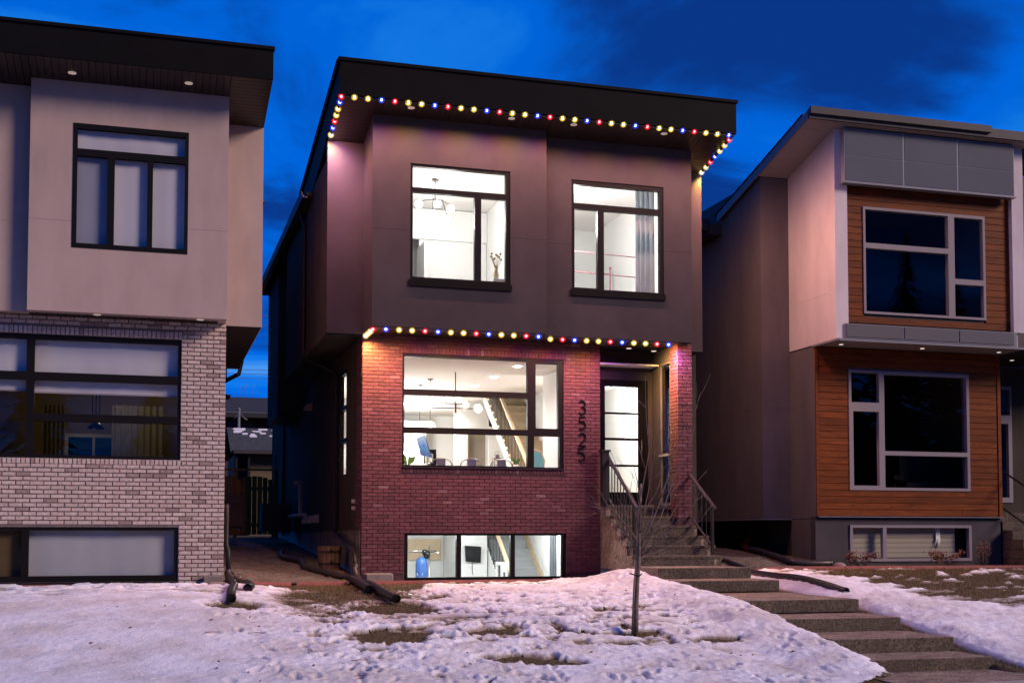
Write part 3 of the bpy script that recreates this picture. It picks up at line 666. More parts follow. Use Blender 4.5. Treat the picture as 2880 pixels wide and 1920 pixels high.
# entry recess: back wall, door, right side
obj('wall', MB().panel('y', 4.655, 5.98, 1.24, 4.37, .60, .75, [(4.87, 5.885, 1.24, 3.80)]), M_stucco, H)
obj('wall', MB().panel('x', .05, .60, 1.24, 4.36, 4.66, 4.52), M_stucco, H)
obj('wall', MB().panel('x', .20, .60, 1.24, 4.36, 5.98, 6.1), M_stucco, H)
obj('wall', MB().panel('x', -.28, .1995, 4.08, 4.36, 5.985, 6.1), M_stucco, H)
obj('door_frame', MB().panel('y', 4.872, 5.883, 1.27, 3.798, .585, .70, [(4.93, 5.80, 1.30, 3.745)]), M_frame, H)
mb = MB().panel('y', 4.93, 5.80, 1.30, 3.745, .61, .655, [(4.975, 5.69, 3.150, 3.66), (4.975, 5.69, 2.637, 3.11), (4.975, 5.69, 2.105, 2.588), (4.975, 5.69, 1.555, 2.062)])
door = obj('front_door', mb, M_frame, H)
for (c, d) in ((3.150, 3.66), (2.637, 3.11), (2.105, 2.588), (1.555, 2.062)): obj('pane', MB().box(4.971, 5.694, .63, .636, c-.004, d+.004), M_glass, door)
obj('handle', MB().tube([(5.745, .57, 2.05), (5.745, .57, 2.6)], .014, 8).tube([(5.745, .57, 2.1), (5.745, .61, 2.1)], .009, 6).tube([(5.745, .57, 2.55), (5.745, .61, 2.55)], .009, 6), M_bronze, door)
obj('threshold', MB().box(4.80, 5.95, .50, .60, 1.262, 1.30), M_concrete, H)
# glazed screen in the side of the porch
mb = MB().panel('x', -.28, .199, 1.27, 4.078, 5.99, 6.03, [(-.262, .17, 1.33, 2.235), (-.262, .17, 2.295, 4.05)]); scr = obj('porch_screen', mb, M_greyst, H)
for (c, d) in ((1.33, 2.235), (2.295, 4.05)): obj('pane', MB().box(6.008, 6.014, -.266, .174, c-.004, d+.004), M_glass_side, scr)
obj('screen_rail', MB().box(5.955, 5.99, -.28, .199, 2.24, 2.29), M_whitef, scr)
# brick pier
mb = MB().box(5.994, 6.278, -.638, -.29, .5, 4.37); obj('pier_core', mb, M_mortar, H)
lay_bricks(H, 5.982, 6.29, 1.03, 4.355, -.65, [], M_redbrick, mb_unit=UB, keep=0, depth=.05)
lay_bricks(H, -.60, -.29, 1.03, 4.355, 5.982, [], M_redbrick, mb_unit=UB, keep=0, axis='x-', depth=.05, pitch=.2022)
# light-coloured corner trim right of the pier
obj('corner_trim', MB().box(6.40, 6.50, -.1, .1, .4, 4.33), M_stucco_side, H)
obj('wall', MB().panel('y', 6.29, 6.82, -.3, 4.339, .32, .5), M_stucco_side, H)
# recessed soffit lights (unlit; a faint glow is put into the pale lenses)
def pot(parent, x, y, z, m=M_potfaint, r=.05, tilt=0):
    o = obj('recessed_light', MB().lathe((x, y, z), [(r+.012, -.006), (r+.012, .004)], 16), M_whitef if m is not M_potfaint else m, parent)
    obj('lens', MB().lathe((x, y, z-.004), [(r, -.006), (r, .0)], 16), m, o)
for (x, y) in ((.62, -1.32), (2.47, -1.3), (3.66, -1.3), (5.45, -1.3)): pot(H, x, y, sof(y)-.004)
for (x, y) in ((5.29, .11), (5.9, .3)): pot(H, x, y, 4.366, M_potdim)
# house number, digit by digit
def curve_digit(ch, x, z, h, w, t=.018):
    """digits as swept strokes: list of polylines in unit box"""
    A = lambda cx, cy, rx, ry, a0, a1, n=14: [(cx+rx*math.cos(math.radians(a0+(a1-a0)*i/n)), cy+ry*math.sin(math.radians(a0+(a1-a0)*i/n))) for i in range(n+1)]
    if ch == '3': ps = [A(.45, .75, .42, .25, 140, -75)[:]+[(.38, .52)], A(.45, .27, .47, .27, 75, -140)]
    elif ch == '5': ps = [[(.90, .97), (.16, .97), (.12, .55)]+A(.42, .31, .48, .31, 125, -128, 18)]
    else: ps = [A(.48, .70, .42, .30, 165, -25, 14)+[(.70, .44), (.08, .03), (.95, .03)]]
    mb = MB()
    for p in ps:
        pts = [Vector((x+u*w, 0, z+v*h)) for u, v in p]
        L_, R_ = [], []
        for i, q in enumerate(pts):
            d = (pts[min(i+1, len(pts)-1)]-pts[max(i-1, 0)]).normalized(); nrm = Vector((-d.z, 0, d.x)); L_.append(q+nrm*t/2); R_.append(q-nrm*t/2)
        for i in range(len(pts)-1):
            q = [(L_[i], R_[i]), (L_[i+1], R_[i+1])]
            mb.hexa([(*(q[0][0].xz[:1]), -.022, q[0][0].z), (q[0][1].x, -.022, q[0][1].z), (q[1][0].x, -.022, q[1][0].z), (q[1][1].x, -.022, q[1][1].z),
                     (q[0][0].x, -.004, q[0][0].z), (q[0][1].x, -.004, q[0][1].z), (q[1][0].x, -.004, q[1][0].z), (q[1][1].x, -.004, q[1][1].z)])
    mb.tube([(x+.5*w, -.01, z+h*.97), (x+.5*w, .01, z+h*.97)], .005, 5)
    return mb
M_num = mat('black_number', (.006, .005, .005), .7, spec=.05)
for ch, z0 in (('3', 3.028), ('5', 2.728), ('2', 2.405), ('5', 2.122)):
    o = obj('house_number', curve_digit(ch, 4.195 if z0 > 2.2 else 4.178, z0, .25, .155, .027), M_num, H); o['label'] = 'black metal digit '+ch

# side-wall fittings of the centre house
mb = MB().tube([(-.16, 8.1, 1.98), (-.30, 8.0, 1.98)], .055, 10); mb.tube([(-.15, 8.1, 2.0), (-.15, 8.1, 1.28), (-.15, 8.0, 1.2), (-.15, 7.2, 1.18)], .055, 10); mb.tube([(-.1, 7.8, 1.18), (-.2, 9.0, 1.18), (-.2, 11.2, 1.19)], .05, 10)
obj('vent_pipe', mb, M_pvc, H)
for (y, z, s) in ((7.25, 1.08, 1), (5.85, 1.08, 1), (7.2, 3.76, .9)):
    mb = MB(); d = .22*s; hh = .20*s
    # hood: quarter-round scoop opening downwards
    prof = [(0, -hh/2), (-d, -hh/2), (-d*.92, -hh*.1), (-d*.6, hh*.32), (0, hh/2)]
    mb.prism([(x+.0, z+q) for x, q in prof], y-.09, y+.09, 'y'); obj('vent_hood', mb, M_pvc, H)
for z in (1.30, 1.17): obj('hose_bib', MB().box(-.06, .04, .72, .78, z, z+.07), M_pvc, H)

# ------------------------------------------------------------------ rooms of the centre house
def room(parent, x0, x1, y0, y1, z0, z1, wm=M_wall, cm=M_ceil, fm=M_floor, back_holes=(), ceil_holes=(), left_holes=(), t=.05, right=True):
    mb = MB(); mb.panel('y', x0, x1, z0, z1, y1, y1+t, back_holes); mb.panel('x', y0, y1, z0, z1, x0-t, x0, left_holes)
    if right: mb.panel('x', y0, y1, z0, z1, x1, x1+t)
    obj('interior_wall', mb, wm, parent)
    obj('ceiling', MB().panel('z', x0-t, x1+t, y0, y1+t, z1, z1+t, ceil_holes), cm, parent)
    obj('interior_floor', MB().panel('z', x0-t, x1+t, y0, y1+t, z0-t, z0), fm, parent)
room(H, .12, 3.18, -.80, 3.9, 4.62, 7.62)
room(H, 3.30, 6.02, -.60, 3.9, 4.62, 7.62)
room(H, .068, 6.55, .24, 11.5, 1.25, 4.05, t=.03, left_holes=[SWh], ceil_holes=[(4.15, 5.12, 5.6, 9.6)])
room(H, .26, 6.4, .22, 4.6, -1.5, 1.02, ceil_holes=[(3.25, 4.22, 2.9, 4.5)], fm=M_carpet)
# front wall inner linings so that no lamp light leaks
obj('interior_wall', MB().panel('y', .012, 4.64, -1.5, 4.38, .222, .24, [w1h, bwh]), M_wall, H)
obj('interior_wall', MB().box(4.66, 6.6, .76, .82, 3.82, 4.3).box(5.9, 6.6, .76, .82, 1.2, 3.82).box(4.66, 4.86, .76, .82, 1.2, 3.82).box(4.5, 6.2, .3, .35, -1.5, 1.2), M_wall, H)
# bits of the upstairs rooms
obj('interior_wall', MB().box(.13, 1.15, 1.9, 2.0, 4.62, 7.62).box(1.7, 3.17, 3.0, 3.1, 4.62, 6.95).box(1.15, 3.17, 2.95, 3.1, 6.95, 7.6), M_wall, H)
dd = obj('interior_door', MB().box(.35, 1.0, 1.86, 1.9, 4.62, 6.75).box(1.62, 1.68, 2.1, 2.9, 4.62, 6.70), M_white, H)
obj('door_trim', MB().box(.25, .33, 1.85, 1.9, 4.62, 6.85).box(1.02, 1.10, 1.85, 1.9, 4.62, 6.85).box(.25, 1.10, 1.85, 1.9, 6.77, 6.87), M_white, H)
obj('shelf_board', MB().box(2.55, 3.17, .2, 1.2, 5.55, 5.60), M_white, H)
obj('hinge', MB().box(1.0, 1.02, 1.84, 1.86, 5.3, 5.4).box(1.0, 1.02, 1.84, 1.86, 6.3, 6.4), M_bronze, H)

def globe_lamp(parent, p, r, power, clear=False):
    p = Vector(p)
    if clear:
        b = obj('globe', MB().sphere(p, r, 16, 10), M_gg, parent); obj('bulb', MB().sphere(p, .045, 10, 6), M_bulb, b)
        lamp('POINT', p+Vector((0, 0, .0)), power, (1, .90, .78), .04, parent=parent)
    else:
        obj('globe', MB().sphere(p, r, 16, 10), M_bulb, parent)
        lamp('POINT', p+Vector((0, 0, -r-.06)), power, (1, .985, .97), .06, parent=parent)
def chandelier(label, c, zc, offs, power, drop=.35):
    t = thing('chandelier', label, 'chandelier', (c[0], c[1], zc))
    obj('canopy', MB().lathe((c[0], c[1], zc-.03), [(.07, 0), (.07, .028)], 16), M_chrome, t)
    mb = MB().tube([(c[0], c[1], zc), (c[0], c[1], zc-drop)], .010, 6)
    for (dx, dy, dz) in offs: mb.tube([(c[0], c[1], zc-drop+.03), (c[0]+dx*.6, c[1]+dy*.6, zc-drop+.02), (c[0]+dx, c[1]+dy, zc-drop+dz+.05)], .009, 6)
    obj('arm', mb, M_bronze, t)
    for (dx, dy, dz) in offs: globe_lamp(t, (c[0]+dx, c[1]+dy, zc-drop+dz), .075, power)
    return t
chandelier('white globe chandelier hanging in the wider left upstairs window', (1.55, .85, 0), 7.61, [(-.30, .1, -.06), (-.09, -.15, -.30), (.22, -.1, -.36), (.34, .1, -.10), (.10, .25, .02)], 27, .42)
chandelier('white globe chandelier cut off at the left edge of the right upstairs window', (4.02, .35, 0), 7.61, [(.16, .02, -.16), (.02, -.1, -.44), (-.25, .1, -.2)], 60, .35)
# canopy bed, curtains upstairs
t = thing('canopy_bed', 'canopy bed posts with pink rods and gauze behind the right upstairs window', 'bed', (4.4, 1.2, 4.62))
for x, y in ((4.15, .9), (5.9, .9), (4.15, 2.7), (5.9, 2.7)): obj('post', MB().tube([(x, y, 4.62), (x, y, 6.5)], .02, 8).sphere((x, y, 6.53), .035, 8, 6), M_pinkrod, t)
for a, b in (((4.15, .9, 6.42), (5.9, .9, 6.36)), ((4.15, 2.7, 6.42), (5.9, 2.7, 6.4)), ((4.15, .9, 6.42), (4.15, 2.7, 6.42)), ((4.15, .9, 6.0), (5.9, .9, 5.95))): obj('canopy_rod', MB().tube([a, b], .012, 6), M_pinkrod, t)
mb = MB()
for i in range(12): a0, a1 = i/12, (i+1)/12; mb.hexa([(4.12+.03*(i % 2), .92+.35*a0, 4.9), (4.15+.03*(i % 2), .92+.2*a0, 4.9), (4.12+.03*((i+1) % 2), .92+.2*a1, 4.9), (4.15+.03*((i+1) % 2), .92+.2*a1, 4.9), (4.12, .92+.9*a0, 6.42), (4.15, .92+.9*a0, 6.42), (4.12, .92+.9*a1, 6.40), (4.15, .92+.9*a1, 6.40)])
obj('drape', mb, M_pink, t)
obj('mattress', MB().box(4.2, 5.85, .95, 2.65, 4.7, 5.1), M_white, t, bevel=.05)
def curtain(label, x0, x1, y, z0, z1, m, waves=4, name='curtain'):
    mb = MB(); n = waves*8
    for i in range(n+1):
        xa = x0+(x1-x0)*i/n; ya = y+.04*math.sin(i/n*waves*6.283); mb.v += [(xa, ya, z0), (xa, ya, z1)]
        if i: b = 2*i; mb.smooth.add(len(mb.f)); mb.f.append((b-2, b, b+1, b-1))
    return tag(obj(name, mb, m), label, 'curtain')
curtain('grey curtain gathered at the right of the right upstairs window', 5.22, 5.62, -.42, 4.66, 7.55, M_gcurt)
t = thing('flower_vase', 'vase of flowers and a ribbon on the shelf in the left upstairs window', 'vase', (2.36, .1, 5.6))
obj('vase', MB().lathe((2.66, .4, 5.60), [(.04, 0), (.06, .1), (.035, .2), (.045, .24)], 12), M_lwood, t)
mb = MB()
for i in range(9): a = i*.7; mb.tube([(2.66, .4, 5.8), (2.66+.10*math.cos(a), .4+.06*math.sin(a), 6.0+.05*(i % 3))], .006, 5); mb.sphere((2.66+.10*math.cos(a), .4+.06*math.sin(a), 6.02+.05*(i % 3)), .025, 6, 4)
obj('flowers', mb, M_curtain, t)

# main floor: pot lights, pendants, bubble chandelier, table and chairs, staircase
for i, (y, w_) in enumerate(((1.02, 26), (2.75, 26), (4.35, 26), (7.2, 30), (9.9, 30))):
    t = tag(obj('pot_light', MB().lathe((3.28, y, 4.035), [(.075, 0), (.075, .016)], 16), M_pot), ('largest pot light at the top right of the large window', 'second pot light in the ceiling row of the large window', 'third pot light in the ceiling row of the large window', 'fourth pot light receding behind the globe chandelier', 'farthest pot light in the ceiling row of the large window')[i], 'ceiling light', 'ceiling pot lights in the living room')
    lamp('SPOT', (3.28, y, 4.02), w_*5.2, (1, .985, .96), .07, 150, parent=t)
    bpy.context.view_layer.update(); t.children[0].location = (0, 0, -.02)
lamp('POINT', (1.4, 5.2, 3.3), 190, (1, .985, .96), .2, parent=H); lamp('POINT', (2.6, 8.6, 3.4), 215, (1, .985, .96), .2, parent=H); lamp('POINT', (5.9, 2.4, 3.4), 190, (1, .985, .96), .2, parent=H)  # points without fixtures; the rear one is fill added to whiten the far wall
t = thing('chandelier', 'long brass bar chandelier with six clear glass globes in the large window', 'chandelier', (2.2, 2.2, 4.05))
obj('arm', MB().tube([(2.30, 2.2, 4.05), (2.30, 2.2, 3.22)], .012, 6).box(2.28, 2.32, 2.185, 2.215, 3.2, 3.45).bar((1.78, 2.2, 3.30), (2.75, 2.2, 3.30), .02).bar((2.05, 2.1, 3.38), (2.55, 2.3, 3.40), .02), M_bronze, t)
for i, (x, z) in enumerate(((1.72, 3.34), (1.97, 3.43), (2.15, 3.47), (2.36, 3.49), (2.52, 3.375), (2.78, 3.31))): globe_lamp(t, (x, 2.2+(.1 if i in (1, 4) else 0), z), .098, 16, True)
for i, (x, y, zl, lab) in enumerate(((2.05, 3.45, 3.03, 'clear glass pendant lamp nearest the window over the island'), (2.06, 4.55, 2.62, 'clear glass pendant lamp in the middle over the island'), (1.95, 5.7, 2.60, 'clear glass pendant lamp farthest back over the island'))):
    t = thing('pendant_lamp', lab, 'pendant lamp', (x, y, 4.05), 'pendant lamps over the island')
    obj('canopy', MB().lathe((x, y, 4.02), [(.06, 0), (.065, .028)], 14), M_chrome, t); obj('cord', MB().tube([(x, y, 4.03), (x, y, zl+.12)], .006, 5), M_bronze, t)
    globe_lamp(t, (x, y, zl), .12, 14, True)
t = thing('dining_table', 'light wooden dining table just inside the large window', 'table', (2.05, 1.5, 1.25))
obj('tabletop', MB().box(.95, 3.25, 1.0, 2.0, 1.98, 2.03), M_lwood, t, bevel=.006)
for x, y in ((1.05, 1.1), (3.15, 1.1), (1.05, 1.9), (3.15, 1.9)): obj('leg', MB().box(x-.035, x+.035, y-.035, y+.035, 1.25, 1.978), M_lwood, t)
def dining_chair(x, y, label):
    t = thing('dining_chair', label, 'chair', (x, y, 1.25), 'metal chairs along the window side of the table')
    A = [(x-.22*math.cos(math.pi*k/10), y, 2.02+.15*math.sin(math.pi*k/10)**.7) for k in range(11)]
    obj('back_hoop', MB().tube(A, .012, 6), M_chrome, t)
    obj('back_splat', MB().hexa([(x-.075, y-.006, 1.72), (x+.075, y-.006, 1.72), (x-.075, y+.006, 1.72), (x+.075, y+.006, 1.72), (x-.09, y-.006, 2.155), (x+.09, y-.006, 2.155), (x-.09, y+.006, 2.155), (x+.09, y+.006, 2.155)]), M_chrome, t)
    obj('seat', MB().box(x-.19, x+.19, y, y+.38, 1.69, 1.71), M_chrome, t)
    for sx in (-1, 1):
        obj('leg', MB().tube([(x+sx*.22, y, 2.02), (x+sx*.20, y-.0, 1.70), (x+sx*.23, y-.06, 1.25)], .013, 6), M_chrome, t); obj('leg', MB().tube([(x+sx*.17, y+.36, 1.69), (x+sx*.2, y+.42, 1.25)], .013, 6), M_chrome, t)
for x, l in ((1.665, 'metal hoop-backed chair at the left of the table by the monitor'), (2.27, 'metal hoop-backed chair in the middle of the window-side row'), (2.875, 'metal hoop-backed chair at the right of the table by the lantern')): dining_chair(x, .76, l)
# staircases
def staircase(label, x0, x1, ya, za, slope, n, rail_x, rm, tm, baluster_m, right_skirt=None, closed=False, run=.2313, tread_name='step'):
    t = thing('staircase', label, 'staircase', (x0, ya, za)); rise = run*slope
    for k in range(n):
        y, z = ya+k*run, za+(k+1)*rise
        mb = MB().box(x0+.03, x1, y-.02, y+run+.02, z-.04, z).box(x0+.03, x1, y+.001, y+.03, z-rise-.001, z-.041); obj(tread_name, mb, tm, t)
        if not closed: obj('tread_end', MB().box(x0-.02, x0+.029, y-.03, y+run, z-.055, z+.004), rm, t)
    L = n*run
    lo = -.26 if not closed else -6
    poly = [(ya, za), (ya+L, za+L*slope), (ya+L, za+L*slope+lo*.9 if not closed else za), (ya+.3, za)] if closed else [(ya, za-.02), (ya, za+.05), (ya+L, za+L*slope), (ya+L, za+L*slope-.30), (ya+.3, za-.02)]
    obj('stringer', MB().prism(poly, x0-.0, x0+.028), M_white if not closed else M_wall, t)
    for k in range(int(L/.115)):
        y = ya+.06+k*.115; zn = za+(y-ya)*slope+.12
        obj('baluster', MB().tube([(rail_x, y, zn-.05), (rail_x, y, zn+.78)], .010, 5), baluster_m, t)
    obj('handrail', MB().bar((rail_x, ya-.1, za+.93-.08), (rail_x, ya+L, za+.93+L*slope), .065, .06), rm, t)
    obj('newel_post', MB().box(rail_x-.05, rail_x+.05, ya-.16, ya-.06, za, za+1.0), rm, t)
    if right_skirt: obj('skirting', MB().prism([(ya-.1, za-.05), (ya-.1, za+.25), (ya+L, za+L*slope+.36), (ya+L, za+L*slope+.1)], x1-.02, x1), rm, t)
    return t
staircase('maple staircase with dark balusters rising inside the large window', 4.2, 5.1, 3.25, 1.25, .80, 17, 4.2, M_lwood, M_lwood, M_black)
obj('interior_wall', MB().box(5.11, 5.16, 3.3, 9.6, 1.25, 6.8).box(4.1, 5.1, 9.62, 9.7, 4.05, 6.8).box(4.1, 4.14, 5.6, 9.6, 4.12, 6.8).box(4.1, 5.16, 5.6, 9.6, 6.8, 6.86), M_wall, H)
staircase('carpeted basement staircase with pale wooden rail seen through the low window', 3.3, 4.2, .95, -1.45, .77, 14, 3.3, M_lwood, M_carpet, M_black, True, True, .24)
obj('interior_wall', MB().box(4.215, 4.26, .9, 4.6, -1.5, 1.0).box(2.62, 3.27, 3.26, 4.58, -1.5, 1.0), M_wall, H)
# doorway, kitchen run, wall stub on the main floor
obj('interior_wall', MB().box(3.62, 3.90, 7.6, 7.7, 1.25, 4.05).box(3.90, 4.6, 7.6, 7.7, 3.3, 4.05).box(4.5, 5.1, 7.6, 7.7, 1.25, 4.05), M_wall, H)
obj('interior_door', MB().box(4.0, 4.45, 7.75, 7.80, 1.25, 3.25), M_tan, H)
obj('door_trim', MB().box(3.86, 3.93, 7.55, 7.6, 1.25, 3.35).box(3.80, 4.75, 7.55, 7.6, 3.32, 3.44), M_white, H)
obj('closet', MB().box(4.22, 4.5, .85, 2.3, 1.25, 4.04), M_wall, H)
kit = obj('kitchen_cabinet', MB().box(.30, .95, 4.5, 10, 1.25, 2.15).box(.30, .70, 4.5, 10, 2.7, 3.7).box(2.4, 3.5, 10.4, 11.45, 1.25, 3.8), M_white, H)
for k in range(6): obj('cabinet_door', MB().box(.70, .72, 4.55+k*.9, 5.35+k*.9, 2.75, 3.65), M_white, kit)
obj('tan_niche', MB().box(2.05, 2.2, 8.0, 8.1, 1.9, 3.0), mat('niche_tan', (.75, .55, .33), .8), H)  # solid tan block in one even colour
t = thing('kitchen_island', 'white kitchen island under the glass pendants', 'island', (2.0, 4.5, 1.25)); obj('base', MB().box(1.6, 2.4, 3.4, 5.8, 1.25, 2.12), M_white, t); obj('counter', MB().box(1.52, 2.48, 3.3, 5.9, 2.121, 2.16), mat('marble', (.7, .7, .7), .25, c2=(.45, .46, .48), scale=3), t)
# monitor with a blue picture
def screen_mat():
    mm, N, L = _mat('screen_picture'); p = N['Principled BSDF']; p.inputs['Roughness'].default_value = .2; p.inputs['Base Color'].default_value = (.02, .02, .02, 1)
    tc = N.new('ShaderNodeTexCoord'); sp = N.new('ShaderNodeSeparateXYZ'); L.new(tc.outputs['Generated'], sp.inputs[0])
    n = N.new('ShaderNodeTexNoise'); n.inputs['Scale'].default_value = 3; L.new(tc.outputs['Generated'], n.inputs['Vector'])
    a = N.new('ShaderNodeMath'); a.operation = 'MULTIPLY_ADD'; a.inputs[1].default_value = .35; L.new(n.outputs['Fac'], a.inputs[0]); L.new(sp.outputs['Z'], a.inputs[2])
    r = N.new('ShaderNodeValToRGB'); r.color_ramp.elements[0].position = .3; r.color_ramp.elements[0].color = (.02, .10, .42, 1); r.color_ramp.elements[1].position = 1.05; r.color_ramp.elements[1].color = (.45, .62, .85, 1)
    e = r.color_ramp.elements.new(.55); e.color = (.06, .30, .55, 1); e = r.color_ramp.elements.new(.62); e.color = (.05, .20, .65, 1)
    L.new(a.outputs[0], r.inputs[0]); L.new(r.outputs[0], p.inputs['Emission Color']); p.inputs['Emission Strength'].default_value = .75; return mm
t = thing('monitor', 'tilted computer monitor showing a blue picture behind the table', 'monitor', (1.85, 3.0, 2.16))
def quad_slab(P, d): return MB().hexa([P[3], P[2], P[3]+d, P[2]+d, P[0], P[1], P[0]+d, P[1]+d])
P = [Vector(q) for q in ((1.655, 3.0, 2.735), (1.85, 3.1, 2.805), (1.995, 3.1, 2.335), (1.752, 3.0, 2.375))]
obj('screen', quad_slab(P, Vector((0, .02, 0))), screen_mat(), t); obj('screen_back', quad_slab([q+Vector((.012, .022, 0)) for q in P], Vector((.02, .03, 0))), M_tv, t)
obj('stand', MB().tube([(1.85, 3.08, 2.5), (1.86, 3.1, 2.2)], .02, 8).lathe((1.86, 3.1, 2.162), [(.09, 0), (.09, .012)], 14), M_chrome, t)
t = thing('coffee_machine', 'small black coffee machine on the counter right of the monitor', 'appliance', (2.12, 3.6, 2.16)); obj('body', MB().box(2.05, 2.2, 3.5, 3.7, 2.161, 2.25).box(2.13, 2.2, 3.5, 3.7, 2.25, 2.46).box(2.05, 2.2, 3.5, 3.7, 2.46, 2.54), M_tv, t, bevel=.008); obj('jug', MB().lathe((2.09, 3.56, 2.251), [(.03, 0), (.035, .08), (.03, .12)], 12), M_gg, t)
def leafy(name, label, c, h, n, spread, potm=None, poth=0, big=False):
    t = thing(name, label, 'plant', c); r_ = random.Random(sum(map(ord, label)))
    if potm: obj('pot', MB().lathe((c[0], c[1], c[2]+.001), [(.045, 0), (.055, poth)], 14), potm, t)
    for i in range(n):
        a = r_.uniform(0, 6.28); b = Vector((c[0], c[1], c[2]+poth*.9)); tip = b+Vector((math.cos(a)*spread, math.sin(a)*spread*.6, h*r_.uniform(.6, 1)))
        d = (tip-b); s_ = d.cross(Vector((math.sin(a), -math.cos(a), .2))).normalized()*(.05 if big else .014); mid = b+d*.6+Vector((0, 0, .02))
        mb = MB(); k = len(mb.v); mb.v += [tuple(b), tuple(mid+s_), tuple(tip), tuple(mid-s_), tuple(mid+Vector((0, .004, .006)))]; mb.f += [(0, 1, 4), (1, 2, 4), (2, 3, 4), (3, 0, 4)]
        if i < 40: obj('leaf', mb, M_green, t)
leafy('potted_plant', 'small spiky plant in a white pot at the right of the table', (3.36, 1.4, 2.031), .16, 26, .09, M_white, .08)
leafy('leaf_plant', 'broad-leaved green plant at the lower left corner of the large window', (.98, .62, 1.95), .28, 9, .16, M_bronze, .05, True)
t = thing('lantern', 'grey metal lantern on the table in front of the stairs', 'lantern', (3.06, 1.75, 2.03))
mb = MB()
for x in (2.985, 3.12): 
    for y in (1.68, 1.82): mb.box(x, x+.015, y, y+.015, 2.031, 2.24)
mb.box(2.98, 3.14, 1.675, 1.84, 2.031, 2.05).box(2.98, 3.14, 1.675, 1.84, 2.24, 2.262).box(3.02, 3.10, 1.71, 1.80, 2.262, 2.33).tube([(3.06+.05*math.cos(a*.4), 1.755, 2.36+.05*math.sin(a*.4)) for a in range(17)], .006, 5)
obj('cage', mb, M_chrome, t); obj('candle', MB().lathe((3.06, 1.755, 2.051), [(.03, 0), (.03, .1)], 12), M_white, t)
t = thing('teal_chair', 'turquoise upholstered chair with carved wooden frame in the lower right pane', 'chair', (3.85, 1.4, 1.25))
obj('backrest', MB().prism([(3.62, 1.75), (3.86, 1.75), (3.92, 2.2), (3.84, 2.36), (3.72, 2.38), (3.62, 2.3)], 1.3, 1.36, 'y'), M_teal, t); obj('frame', MB().tube([(3.88, 1.33, 1.7), (3.94, 1.33, 2.2), (3.86, 1.33, 2.38), (3.72, 1.33, 2.41), (3.6, 1.33, 2.33)], .02, 8), M_lwood, t); obj('seat', MB().box(3.6, 3.95, 1.37, 1.8, 1.65, 1.75), M_teal, t, bevel=.02)
for x in (3.64, 3.9):
    for y in (1.4, 1.76): obj('leg', MB().box(x-.02, x+.02, y-.02, y+.02, 1.25, 1.648), M_lwood, t)
# entry hall mirror seen through the door
t = thing('mirror', 'tall grey-framed mirror on the hall wall behind the front door', 'mirror', (6.0, 3.0, 1.3)); obj('mirror_frame', MB().panel('y', 5.35, 5.85, 1.3, 3.55, 3.0, 3.04, [(5.41, 5.79, 1.36, 3.49)]), mat('pale_grey_frame', (.45, .46, .46), .5), t); obj('mirror_glass', MB().box(5.405, 5.795, 3.02, 3.03, 1.355, 3.495), mat('mirror_pale', (.78, .8, .79), .4), t)
# basement: board, punching bag, bar, television, shelves, curtain
lamp('POINT', (1.6, 1.6, .80), 70, (.95, .99, 1), .15, parent=H); lamp('POINT', (2.7, 1.2, .80), 40, (.95, .99, 1), .15, parent=H); lamp('POINT', (3.8, 1.0, .82), 36, (.95, .99, 1), .12, parent=H)
tag(obj('plywood_board', MB().box(1.80, 2.54, 4.50, 4.56, .15, .615), M_lwood), 'plywood board fixed to the basement wall behind the punching bag', 'board')
t = thing('punching_bag', 'blue punching bag hanging behind the low basement window', 'punching bag', (1.67, 2.5, .26)); obj('bag', MB().lathe((1.67, 2.5, -.75), [(.10, 0), (.125, .04), (.128, .85), (.11, .95), (.05, 1.0)], 18), M_blue, t); obj('chain', MB().tube([(1.60, 2.5, .2), (1.68, 2.5, .36)], .006, 5).tube([(1.74, 2.5, .2), (1.68, 2.5, .36)], .006, 5), M_chrome, t)
def lettering(txt, size, loc, m, parent):
    cu = bpy.data.curves.new('lettering', 'FONT'); cu.body = txt; cu.size = size; cu.extrude = .001; tmp = bpy.data.objects.new('lettering', cu); COL.objects.link(tmp)
    bpy.context.view_layer.update(); me = bpy.data.meshes.new_from_object(tmp.evaluated_get(bpy.context.evaluated_depsgraph_get())); bpy.data.objects.remove(tmp)
    me.materials.clear(); me.materials.append(m); o = bpy.data.objects.new('lettering', me); COL.objects.link(o); o.parent = parent; o.location = Vector(loc)-wloc(parent); o.rotation_euler = (math.pi/2, 0, -.5); return o
lettering('URY', .07, (1.555, 2.428, -.12), M_white, t)
t = thing('exercise_frame', 'metal pull-up frame with boxing gloves hung on it beside the blue bag', 'exercise frame', (1.6, 2.6, -1.5)); obj('bar', MB().tube([(1.2, 2.6, .37), (2.0, 2.62, .37)], .022, 8).tube([(1.80, 2.62, .37), (2.0, 2.3, .33)], .014, 8).tube([(1.86, 2.62, -1.5), (1.86, 2.62, .48)], .016, 8).tube([(1.30, 2.62, -1.5), (1.30, 2.62, .37)], .016, 8), M_chrome, t); obj('glove', MB().sphere((1.78, 2.5, .30), .075, 12, 8, 1.2).sphere((1.72, 2.46, .35), .06, 10, 6), M_tv, t)
t = thing('television', 'black flat television on the basement wall left of the stairs', 'television', (2.92, 3.2, .1)); obj('screen', MB().hexa([(2.765, 3.14, .14), (3.11, 3.18, .11), (2.765, 3.17, .14), (3.11, 3.21, .11), (2.735, 3.10, .48), (3.11, 3.14, .455), (2.735, 3.13, .48), (3.11, 3.17, .455)]), M_tv, t, bevel=.006); obj('wall_mount', MB().box(2.85, 3.0, 3.19, 3.257, .22, .34), M_bronze, t); obj('cable', MB().tube([(2.93, 3.22, .15), (2.93, 3.24, 0), (2.95, 3.24, -.15)], .006, 5), M_bronze, t)
t = thing('shelf_unit', 'white cube shelf under the basement stairs beside the television', 'shelf', (3.2, 2.2, -1.5))
